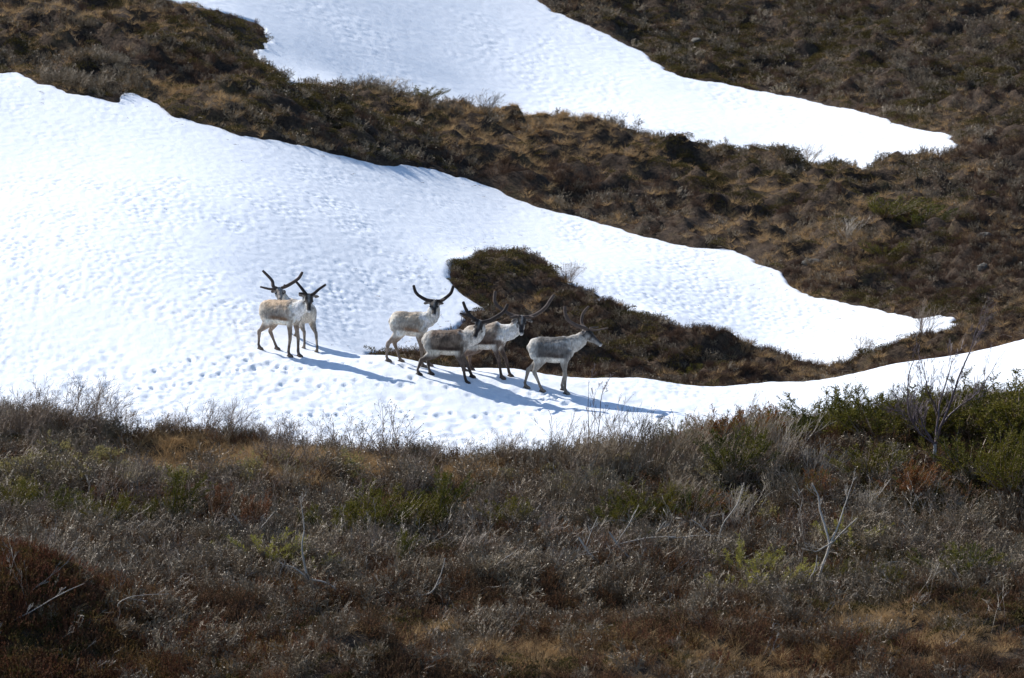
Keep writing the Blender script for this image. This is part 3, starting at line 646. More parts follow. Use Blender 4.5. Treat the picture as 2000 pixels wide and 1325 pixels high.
def grass_p():
    mb = MB()
    for i in range(60):
        a = random.uniform(0, 6.28); r = random.uniform(0, .09); p = Vector((r * math.cos(a), r * math.sin(a), -.02)); d = (Vector((math.cos(a), math.sin(a), 0)) * random.uniform(.1, .9) + Vector((.25, 0, 1))).normalized(); L = random.uniform(.10, .28)
        w = d.cross(rv()).normalized() * .003; o = len(mb.v); q = p
        for k in range(4):
            c = w * (1 - k / 3.3); mb.v += [tuple(q + c), tuple(q - c)]; d = (d + Vector((math.cos(a), math.sin(a), 0)) * .22 - Vector((0, 0, .22))).normalized(); q = q + d * L / 3
        for k in range(3): mb.f.append((o + 2 * k, o + 2 * k + 1, o + 2 * k + 3, o + 2 * k + 2))
    return mb
def scrub_p(h=.42, buds=0):
    mb = MB(); tips = []
    for i in range(9):
        a = random.uniform(0, 6.28); p = Vector((.06 * math.cos(a), .06 * math.sin(a), -.04)); d = (Vector((math.cos(a), math.sin(a), 0)) * random.uniform(.2, .9) + Vector((.25, 0, 1))).normalized()
        grow(mb, p, d, h * random.uniform(.55, 1), .0050, 2, [5, 5], tips, LEAN * .2, .30, .04, 3, 1.0, .15, .55)
    random.shuffle(tips)
    for p, d in tips[:buds]: mb.leaf(p, (d + rv(.6)).normalized(), .0075, .024)
    return mb
def twig_p():
    mb = MB(); tips = []
    for i in range(3):
        p = Vector((random.uniform(-.1, .1), random.uniform(-.1, .1), -.03)); d = Vector((random.uniform(-.9, 1.3), random.uniform(-.6, .6), random.uniform(.3, 1.0))).normalized()
        grow(mb, p, d, random.uniform(.3, .75), .0036, 2, [4, 3], tips, Vector((.02, 0, .02)), .20, .0, 3, .6, .3, .45)
    return mb
P_HEATH = [proto('heather_tuft', heather_p(), M_HEATHER) for _ in range(4)]
P_HEATHF = [proto('heath_tuft', heather_p(), M_HEATHF) for _ in range(4)]
M_RUST = mat_plant('rusty_heather', [(0.084, 0.036, 0.022), (0.192, 0.074, 0.038), (0.132, 0.060, 0.031), (0.240, 0.144, 0.042), (0.072, 0.060, 0.024)], trans=.25, patch=1.5)
P_RUST = [proto('rusty_heather_tuft', heather_p(), M_RUST) for _ in range(4)]
P_CROW = [proto('crowberry_mat', crow_p(), M_CROW) for _ in range(3)]
P_GRASS = [proto('grass_tuft', grass_p(), M_GRASS) for _ in range(3)]
P_SCRUB = [proto('scrub_bush', scrub_p(.42, 130), M_TWIG) for _ in range(5)]
P_LOW = [proto('scrub_low', scrub_p(.22, 60), M_TWIG) for _ in range(3)]
P_TWIG = [proto('leaning_twigs', twig_p(), M_SILVER) for _ in range(5)]
P_BUDG = []
for _ in range(3):
    mb = MB(); tips = []
    for i in range(8):
        a = random.uniform(0, 6.28); grow(mb, Vector((0, 0, -.03)), (Vector((math.cos(a), math.sin(a), 0)) * .6 + Vector((0, 0, 1))).normalized(), .34 * random.uniform(.6, 1), .004, 2, [3, 4], tips, LEAN * .4)
    mb.v = []; mb.f = []
    for p, d in tips:
        for k in range(3): mb.leaf(p + rv(.02), (d + rv(.8)).normalized(), .009, .028)
    P_BUDG.append(proto('budding_willow', mb, M_BUDG))

def scatter(name, protos, xy, scl, label, tilt=.25, kind='stuff', sink=0.0):
    n = len(xy); x = xy[:, 0]; y = xy[:, 1]; d = snow_inside(x, y); b = smooth_ground(x, y); z = ground_z(x, y, d, b) - sink
    me = bpy.data.meshes.new(name); me.vertices.add(n); me.vertices.foreach_set('co', np.stack([x, y, z], 1).astype(np.float32).ravel())
    rot = np.stack([RNG.normal(0, tilt, n), RNG.normal(0, tilt, n), RNG.uniform(-1.6, 1.6, n)], 1)
    at = me.attributes.new('rot', 'FLOAT_VECTOR', 'POINT'); at.data.foreach_set('vector', rot.astype(np.float32).ravel())
    at = me.attributes.new('scl', 'FLOAT', 'POINT'); at.data.foreach_set('value', scl.astype(np.float32))
    at = me.attributes.new('pick', 'INT', 'POINT'); at.data.foreach_set('value', RNG.integers(0, len(protos), n).astype(np.int32))
    o = bpy.data.objects.new(name, me); COL.objects.link(o); tag(o, label, None, None, kind)
    ng = bpy.data.node_groups.new(name, 'GeometryNodeTree'); ng.interface.new_socket('Geometry', in_out='INPUT', socket_type='NodeSocketGeometry'); ng.interface.new_socket('Geometry', in_out='OUTPUT', socket_type='NodeSocketGeometry')
    N = ng.nodes; L = ng.links; gi = N.new('NodeGroupInput'); go = N.new('NodeGroupOutput'); ins = N.new('GeometryNodeInstanceOnPoints'); j = N.new('GeometryNodeJoinGeometry')
    for p in protos:
        q = N.new('GeometryNodeObjectInfo'); q.inputs['Object'].default_value = p; q.inputs['As Instance'].default_value = True; L.new(q.outputs['Geometry'], j.inputs[0])
    def attr(nm, t):
        a = N.new('GeometryNodeInputNamedAttribute'); a.data_type = t; a.inputs['Name'].default_value = nm; return a.outputs['Attribute']
    L.new(gi.outputs[0], ins.inputs['Points']); L.new(j.outputs[0], ins.inputs['Instance']); ins.inputs['Pick Instance'].default_value = True
    L.new(attr('pick', 'INT'), ins.inputs['Instance Index']); L.new(attr('rot', 'FLOAT_VECTOR'), ins.inputs['Rotation']); L.new(attr('scl', 'FLOAT'), ins.inputs['Scale'])
    L.new(ins.outputs[0], go.inputs[0]); md = o.modifiers.new('scatter', 'NODES'); md.node_group = ng
    return o

# ---- where each ground plant grows (patches pinned to places on the hillside)
def pool(dens, y0, y1, smax=10.6):
    """random points, dens per square metre, in the strip of hillside between y0 and y1"""
    area = (y1 ** 2 - y0 ** 2) * .5 * 2 * smax / 100; n = int(area * dens)
    y = np.sqrt(RNG.uniform(y0 * y0, y1 * y1, n)); x = RNG.uniform(-smax, smax, n) / 100 * y
    d = snow_inside(x, y); return np.stack([x, y], 1), d
def patches(xy, L):
    w = np.zeros(len(xy))
    for u, v, wu, dy, a in L:
        bx, by, rx, ry = blob(u, v, wu, dy); w = np.maximum(w, a * np.exp(-(((xy[:, 0] - bx) / rx) ** 2 + ((xy[:, 1] - by) / ry) ** 2) ** 1.5))
    return w
G_FG = [(400, 910, 200, .8, 1), (900, 935, 150, .6, .8), (1500, 1300, 300, .8, .6), (300, 1300, 200, .6, .4), (1250, 1190, 120, .6, .4), (330, 885, 130, .7, 1), (470, 905, 110, .7, .9), (620, 915, 100, .8, 1), (720, 920, 120, .9, 1), (860, 925, 90, .7, .9), (560, 960, 90, .6, .5), (1080, 1285, 260, 1.0, .6), (820, 1240, 110, .7, .6), (1740, 1225, 150, .8, .8), (1890, 1265, 120, .6, .8), (1500, 1220, 60, .5, .4), (900, 980, 60, .4, .5)]
G_FAR = [(1080, 250, 120, 2.0, 1), (980, 232, 90, 1.6, .8), (1000, 270, 60, 1.0, .6), (320, 175, 80, 1.5, .7), (430, 215, 60, 1.0, .7), (100, 95, 80, 1.2, .5), (560, 262, 50, .8, .5), (1250, 330, 60, 1.0, .5), (1080, 400, 50, .8, .5), (1210, 430, 40, .6, .7), (1430, 385, 80, .9, .5), (1700, 390, 60, .8, .4), (1810, 300, 110, 1.4, .6), (1480, 723, 60, .8, .7), (1020, 588, 60, .6, .5)]
C_FG = [(70, 1100, 110, .6, .9), (30, 1250, 180, 1.2, .7), (200, 1290, 150, .9, .5), (880, 1230, 180, 1.0, .3), (1720, 1170, 120, .8, .7)]
C_FAR = [(1010, 515, 50, .5, .9), (945, 578, 35, .4, .9), (330, 90, 110, 1.4, .6), (860, 200, 50, 1, .7), (780, 245, 120, 1.6, .7), (1460, 410, 60, .8, .9), (1320, 340, 80, 1, .6), (1380, 560, 40, .5, .3), (1620, 480, 60, .7, .6), (1870, 395, 50, .6, .8), (1780, 525, 110, 1.1, .8), (1500, 110, 400, 6, .35), (1380, 722, 70, .8, .8), (1000, 655, 40, .4, .4)]
S_FAR = [(1350, 290, 200, 1.6, 1), (1600, 345, 200, 1.6, 1), (1150, 250, 90, 1.0, .7), (700, 180, 120, 1.2, .8), (620, 170, 80, 1.2, .7), (960, 212, 50, .8, 1), (170, 150, 110, 1.6, 1), (620, 240, 130, 1.5, .5), (1820, 360, 160, 1.5, .8), (1560, 455, 110, 1.0, 1), (1350, 690, 320, 2.0, .7), (1080, 640, 150, 1.2, .5), (1500, 705, 250, 1.2, .9), (1750, 660, 160, 1.5, .9), (850, 697, 130, .8, .9), (1900, 620, 120, 2, .6), (1200, 600, 180, .6, .8), (1130, 560, 60, .5, .5), (870, 540, 40, .8, .8), (1700, 120, 450, 12, .55), (1350, 90, 120, 4, .4)]  # upper-right patches: extra dark twigs also stand in for sun-angle shade
JUNZ = [(40, 1180, 300, 1.8, 1), (1900, 880, 330, 2.2, 1), (1650, 880, 150, 1.2, 1), (1400, 880, 120, .7, .8), (720, 1030, 140, .8, 1), (340, 1030, 120, .6, .9), (1240, 1010, 90, .6, .9), (1480, 1130, 130, .9, .9), (455, 1050, 60, .5, .9)]
def sel(w, base=0.0): return RNG.random(len(w)) < np.clip(w + base, 0, 1)

# foreground
xy, d = pool(62, 78.5, 96.5); out = d < -.02
g = patches(xy, G_FG) * (.6 + .8 * fbm(xy[:, 0] * 1.5, xy[:, 1] * 1.5, 61, 2)); c = patches(xy, C_FG)
cn = sstep(.52, .68, fbm(xy[:, 0] * .7, xy[:, 1] * .9, 62, 3)); hn = .35 + .65 * sstep(.35, .6, fbm(xy[:, 0] * .8, xy[:, 1] * 1.1, 63, 3))
isg = out & sel(g * 1.5, .05); isc = out & ~isg & sel(np.maximum(c, cn * .6)); ish = out & ~isg & ~isc & sel(hn)
scatter('heather', P_HEATH, xy[ish], RNG.uniform(.7, 1.5, ish.sum()), 'low reddish brown heather covering the near slope', .3)
scatter('dry_grass', P_GRASS, xy[isg], RNG.uniform(.6, 1.2, isg.sum()), 'straw coloured dry grass between the near shrubs', .3)
scatter('crowberry', P_CROW, xy[isc], RNG.uniform(.7, 1.5, isc.sum()), 'dark green and yellow crowberry mats on the near slope', .3)
xy, d = pool(90, 79, 90); w = patches(xy, [(20, 1150, 310, 1.7, 1), (150, 1260, 300, 1.5, .8), (450, 1290, 150, .8, .5), (620, 1180, 80, .5, .4), (1600, 1290, 200, .8, .3), (1280, 1280, 120, .6, .3)])
k = sel(w * .75); scatter('rusty_heather', P_RUST, xy[k], RNG.uniform(.7, 1.6, k.sum()), 'rust and ochre heather over the mound in the lower left corner', .3)
xy, d = pool(20, 78.5, 96.0); gg = patches(xy, G_FG)
w = .28 + .7 * sstep(.40, .55, fbm(xy[:, 0] * .65, xy[:, 1] * .9, 64, 3)); w *= (1 - .95 * np.clip(gg * 1.4, 0, 1)); w *= 1 - .92 * patches(xy, JUNZ); w *= .35 + .65 * sstep(83, 87.5, xy[:, 1] + 2 * fbm(xy[:, 0] * .4, xy[:, 1] * .1, 66, 2))
k = (d < -.05) & sel(w); scatter('dwarf_birch_scrub', P_SCRUB, xy[k], RNG.uniform(.55, 1.25, k.sum()) * np.where(xy[k, 1] > 93.2, .8, 1), 'tangled leafless dwarf birch scrub over the near slope', .2)
xy, d = pool(30, 91.5, 98.5); k = (d < -.05) & (d > -.55) & sel(.35 + .5 * (fbm(xy[:, 0] * .9, xy[:, 1] * .3, 67, 2) > .5))
scatter('snow_edge_twigs', P_SCRUB, xy[k], RNG.uniform(.5, 1.05, k.sum()), 'ragged fringe of fine leafless twigs along the near snow edge', .25)
xy, d = pool(14, 91.0, 120); k = (d > .02) & (d < 2.5) & sel(.5 * np.exp(-np.maximum(d, 0) / .5) + .012)
scatter('snow_litter', [proto('litter_bit', (lambda m_: (m_.leaf(Vector((0, 0, .03)), Vector((.9, .3, .05)), .006, .06), m_.tube([Vector((-.05, .02, .03)), Vector((0, 0, .035)), Vector((.06, -.02, .03))], [.003, .003, .002]), m_)[2])(MB()), M_WILLOW)], xy[k], RNG.uniform(.4, 1.2, k.sum()), 'bits of twig and leaf blown onto the snow', .1, sink=-.24)
xy, d = pool(5.5, 79.0, 92.5); w = patches(xy, [(1100, 1080, 500, 2.2, 1), (400, 1120, 420, 2, .9), (1600, 1040, 400, 2.5, .9), (150, 1180, 200, 1.5, .7), (1750, 1180, 300, 1.5, .4), (650, 1150, 300, 1.5, .8), (800, 1250, 300, 1, .25)])
k = sel(w, .03); scatter('leaning_dead_twigs', P_TWIG, xy[k], RNG.uniform(.5, 1.25, k.sum()), 'pale dead twigs leaning to one side among the heather', .25)
xy, d = pool(20, 86, 94.2); w = .6 * patches(xy, [(110, 935, 140, 1.0, 1), (420, 955, 120, .7, .7), (60, 970, 90, .7, .5), (640, 950, 120, .6, .4), (540, 950, 60, .5, .6), (1300, 950, 260, 1.3, .20), (1000, 940, 120, .7, .2)])
k = sel(w) & (d < -.05); scatter('budding_willow_scrub', P_BUDG, xy[k], RNG.uniform(.7, 1.2, k.sum()), 'pale yellow green buds of low willow scrub', .25)
xy, d = pool(45, 88, 96.5); k = (d < -.03) & sel(patches(xy, G_FG[1:2] + G_FG[5:12] + [(560, 925, 120, .8, 1)]) * (.3 + .9 * fbm(xy[:, 0] * 1.2, xy[:, 1] * 1.2, 95, 2)))
scatter('straw_grass', P_GRASS, xy[k], RNG.uniform(.9, 1.5, k.sum()), 'tan dry grass just below the near snow edge', .3)
xy, d = pool(2.6, 86, 94.8); k = (d < -.1) & sel(.35 + .65 * sstep(.42, .58, fbm(xy[:, 0] * .5, xy[:, 1] * .6, 96, 2)) - .9 * patches(xy, G_FG + JUNZ))
P_CROOK = []
for _q in range(4):
    mb = MB(); tips = []
    for i in range(6):
        a = random.uniform(0, 6.28); grow(mb, Vector((.05 * math.cos(a), .05 * math.sin(a), -.06)), (Vector((math.cos(a), math.sin(a), 0)) * random.uniform(.2, 1) + Vector((.1, 0, 1))).normalized(), random.uniform(.55, 1), .0105, 2, [5, 5], tips, Vector((.02, 0, 0)), .42, .04, 3, 1.0, .15, .5)
    for p, dd_ in tips[:80]: mb.leaf(p, (dd_ + rv(.5)).normalized(), .009, .026)
    P_CROOK.append(proto('crooked_scrub', mb, M_WILLOW))
scatter('crooked_scrub', P_CROOK, xy[k], RNG.uniform(.45, .85, k.sum()), 'crooked knotty leafless stems standing out of the near scrub', .15)
# middle distance and far slopes
xy, d = pool(34, 98.5, 152, 10.4); far = sstep(108, 128, xy[:, 1]); out = d < -.01
g = patches(xy, G_FAR); c = patches(xy, C_FAR); cn = sstep(.50, .66, fbm(xy[:, 0] * .45, xy[:, 1] * .40, 71, 3))
gn = (1 - .95 * patches(xy, [(1650, 90, 600, 14, 1), (1150, 640, 400, 5, 1)])) * .75 * sstep(.48, .60, fbm(xy[:, 0] * .6, xy[:, 1] * .5, 77, 3)); isg = out & sel(np.maximum(g * 1.3, gn), .05); isc = out & ~isg & sel(np.maximum(c, cn * .7)); ish = out & ~isg & ~isc & sel(.75 + 0 * g)  # grass thinned at upper right: darker plant colour imitates shade from sun angle
scatter('heather', P_HEATHF, xy[ish], RNG.uniform(.35, .9, ish.sum()) * (.55 + .8 * sstep(.35, .7, fbm(xy[ish, 0] / 1.3, xy[ish, 1] / 1.3, 88, 2))) * (.6 + .4 * sstep(112, 118, xy[ish, 1])), 'low grey brown heather covering the far slopes', .3)
scatter('dry_grass', P_GRASS, xy[isg], RNG.uniform(.5, 1.0, isg.sum()), 'tan dry grass on the crest of the brown ridge', .3)
scatter('crowberry', P_CROW, xy[isc], RNG.uniform(.7, 1.3, isc.sum()), 'olive crowberry mats on the far hummocks', .3)
xy, d = pool(60, 99.5, 115, 10.4); k = (d < -.01) & sel(.8 - .8 * patches(xy, [(1000, 520, 80, 1.0, 1)])); scatter('hollow_heath', P_HEATHF, xy[k], RNG.uniform(.35, .8, k.sum()), 'short dark heath on the hummock and in the hollow behind the reindeer', .3)
xy, d = pool(14, 99.5, 115, 10.4); k = (d < -.03) & sel(.75 * sstep(.40, .55, fbm(xy[:, 0] * .8, xy[:, 1] * .8, 79, 3)) - patches(xy, [(1000, 530, 110, 1.4, 1)])); scatter('hollow_scrub', P_LOW, xy[k], RNG.uniform(.45, .9, k.sum()), 'short purple brown scrub in the hollow behind the reindeer', .25)
xy, d = pool(16, 98.5, 150, 10.4); w = np.maximum(patches(xy, S_FAR), .45 * sstep(.5, .62, fbm(xy[:, 0] * .5, xy[:, 1] * .4, 72, 3)))
k = sel(w) & (d < .0); scatter('dwarf_birch_scrub', P_LOW, xy[k], RNG.uniform(.55, 1.25, k.sum()) * (.7 + .3 * sstep(112, 118, xy[k, 1])), 'leafless purple brown scrub on the far slopes', .2)

xy, d = pool(40, 110, 136, 10.4); k = (d < -.03) & sel(.9 * patches(xy, [(1080, 256, 110, 1.5, 1), (980, 240, 80, 1.2, .9), (300, 165, 70, 1.3, .7), (420, 200, 70, 1.3, .6), (330, 80, 110, 2, .5), (1560, 375, 60, .8, .6)]))
scatter('straw_grass', P_GRASS, xy[k], RNG.uniform(.45, .8, k.sum()), 'short tan grass on the sunlit crest of the brown ridge', .3)
xy, d = pool(16, 112, 134, 10.4); w = patches(xy, [(1300, 272, 110, 1.1, 1), (1450, 303, 130, 1.0, 1), (1600, 322, 110, 1.0, 1), (690, 180, 90, .8, .7), (960, 216, 50, .7, 1), (1180, 245, 50, .6, .8), (760, 190, 70, .7, .8), (170, 150, 90, 1.2, .8)])
k = sel(w) & (d < -.05); scatter('ridge_scrub', P_SCRUB, xy[k], RNG.uniform(.55, 1.0, k.sum()), 'fine leafless twigs along the ridge crest against the upper snow', .2)

# ------------------------------------------------------------------ shrubs one can point to
def shrub_mb(h, nst, lvl=2, k=(5, 6), r=.008, jit=.16, spr=.7, flare=.8, lean=.05, buds=1, bw=.006, bl=.018, bn=1):
    mb = MB(); tips = []; bb = MB()
    for i in range(nst):
        a = random.uniform(0, 6.28); p = Vector((random.uniform(0, .10) * math.cos(a), random.uniform(0, .10) * math.sin(a), -.08)); d = (Vector((math.cos(a), math.sin(a), 0)) * random.uniform(.15, flare) + Vector((lean * 3, 0, 1))).normalized()
        grow(mb, p, d, h * random.uniform(.65, 1.0), r, lvl, list(k), tips, Vector((lean, 0, 0)), jit, .05, 4, spr, .2, .5)
    for p, d in tips:
        if random.random() < buds:
            for q in range(bn): bb.leaf(p + rv(.006), (d + rv(.5)).normalized(), bw, bl)
    return mb, bb
def kind_shrub(m, mbud, **kw):
    a, b = shrub_mb(**kw); return a.mesh('branches', m), b.mesh('buds', mbud)
K = {}
K['willow'] = [kind_shrub(M_WILLOW, M_BUD, h=1, nst=13, k=(5, 7), jit=.26, spr=.85, flare=.9) for _ in range(4)]
K['crooked'] = [kind_shrub(M_WILLOW, M_BUD, h=1, nst=6, k=(4, 5), jit=.42, spr=1.0, flare=1.0, r=.010, bl=.03, bw=.010) for _ in range(3)]
K['grey'] = [kind_shrub(M_TWIG, M_BUD, h=1, nst=15, k=(5, 6), jit=.16, spr=.6, flare=.75, buds=.5) for _ in range(4)]
K['silver'] = [kind_shrub(M_SILVER, M_BUDG, h=1, nst=12, k=(4, 5), jit=.2, spr=.6, flare=.8, buds=.6, bw=.008, bl=.02) for _ in range(2)]
def juniper_meshes(m, upright=False, low=False):
    st = MB(); fo = MB()
    nst = 34 if not upright else 16
    for i in range(nst):
        a = random.uniform(0, 6.28); fl = random.uniform(.1, 1.15) if not upright else random.uniform(.0, .35)
        p = Vector((0, 0, -.05)) + Vector((math.cos(a), math.sin(a), 0)) * random.uniform(0, .16 if not upright else .05)
        d = (Vector((math.cos(a), math.sin(a), 0)) * fl + Vector((.15, 0, .85 if not low else .35))).normalized(); L = random.uniform(.65, 1.05); pts = [p]
        for k in range(6): d = (d + rv(.14) + Vector((.03, 0, .06))).normalized(); p = p + d * L / 6; pts.append(p)
        st.tube(pts, [.012, .010, .008, .006, .005, .003, .002], 3)
        for k in range(36):
            t = random.uniform(.12, 1) ** .8 * 6; j = min(int(t), 5); q = pts[j].lerp(pts[j + 1], t - j); dd = (pts[j + 1] - pts[j]).normalized(); sd = dd.cross(rv()).normalized()
            bd = (dd + sd * random.uniform(.4, 1.0) + Vector((.05, 0, .1))).normalized(); bl = random.uniform(.07, .17) * (1.15 - .5 * t / 6)
            for w in range(10):
                c = q + bd * bl * (w + random.random()) / 10; fo.leaf(c, (bd * .9 + rv(.75)).normalized(), .0058, random.uniform(.018, .032))
    return st.mesh('stems', M_WILLOW), fo.mesh('foliage', m)
K['juniper'] = [juniper_meshes(M_JUN) for _ in range(3)]
K['juniper_low'] = [juniper_meshes(M_JUNY, low=True) for _ in range(2)]
K['juniper_up'] = [juniper_meshes(M_JUN, upright=True) for _ in range(2)]
K['juniper_rust'] = [juniper_meshes(M_JUNR, upright=True) for _ in range(2)]
K['juniper_mix'] = [juniper_meshes(M_JUNM) for _ in range(2)]
NAMES = {'willow': ('willow_shrub', 'shrub', 'leafless willow shrubs'), 'crooked': ('willow_shrub', 'shrub', 'leafless willow shrubs'), 'grey': ('dwarf_birch', 'shrub', 'leafless grey dwarf birches'), 'silver': ('silvery_willow', 'shrub', 'leafless grey dwarf birches'),
         'juniper': ('juniper_bush', 'juniper', 'juniper bushes'), 'juniper_low': ('juniper_bush', 'juniper', 'juniper bushes'), 'juniper_up': ('juniper_bush', 'juniper', 'juniper bushes'), 'juniper_rust': ('juniper_bush', 'juniper', 'juniper bushes'), 'juniper_mix': ('juniper_bush', 'juniper', 'juniper bushes')}
COUNT = {}
SZ = dict(willow=1.2, crooked=1.25, grey=1.15, silver=1.15, juniper=1.4, juniper_low=1.4, juniper_up=1.3, juniper_rust=1.1, juniper_mix=1.3)
def plant(kind, u, v, h, label, w=1.0):
    i = COUNT.get(kind, 0); COUNT[kind] = i + 1; nm, cat, grp = NAMES[kind]
    p = hit(u, v); z = top_z(p[0], p[1]); root = empty(nm, (p[0], p[1], z), label, cat, grp)
    root.rotation_euler = (0, 0, random.uniform(-.7, .7)); hs = h * SZ[kind]; ax_ = 1.3 if kind in ('juniper', 'juniper_mix', 'juniper_low') else 1.0; az = (1.08 if v > 952 else .80) if ax_ > 1 else 1.0; root.scale = (hs * w * ax_, hs * w * ax_, hs * az)
    a, b = K[kind][i % len(K[kind])]
    n1, n2 = ('stems', 'foliage') if kind.startswith('jun') else ('branches', 'buds')
    for n_, me in ((n1, a), (n2, b)):
        o = bpy.data.objects.new(n_, me); COL.objects.link(o); o.parent = root; o['kind'] = 'stuff'
    return root
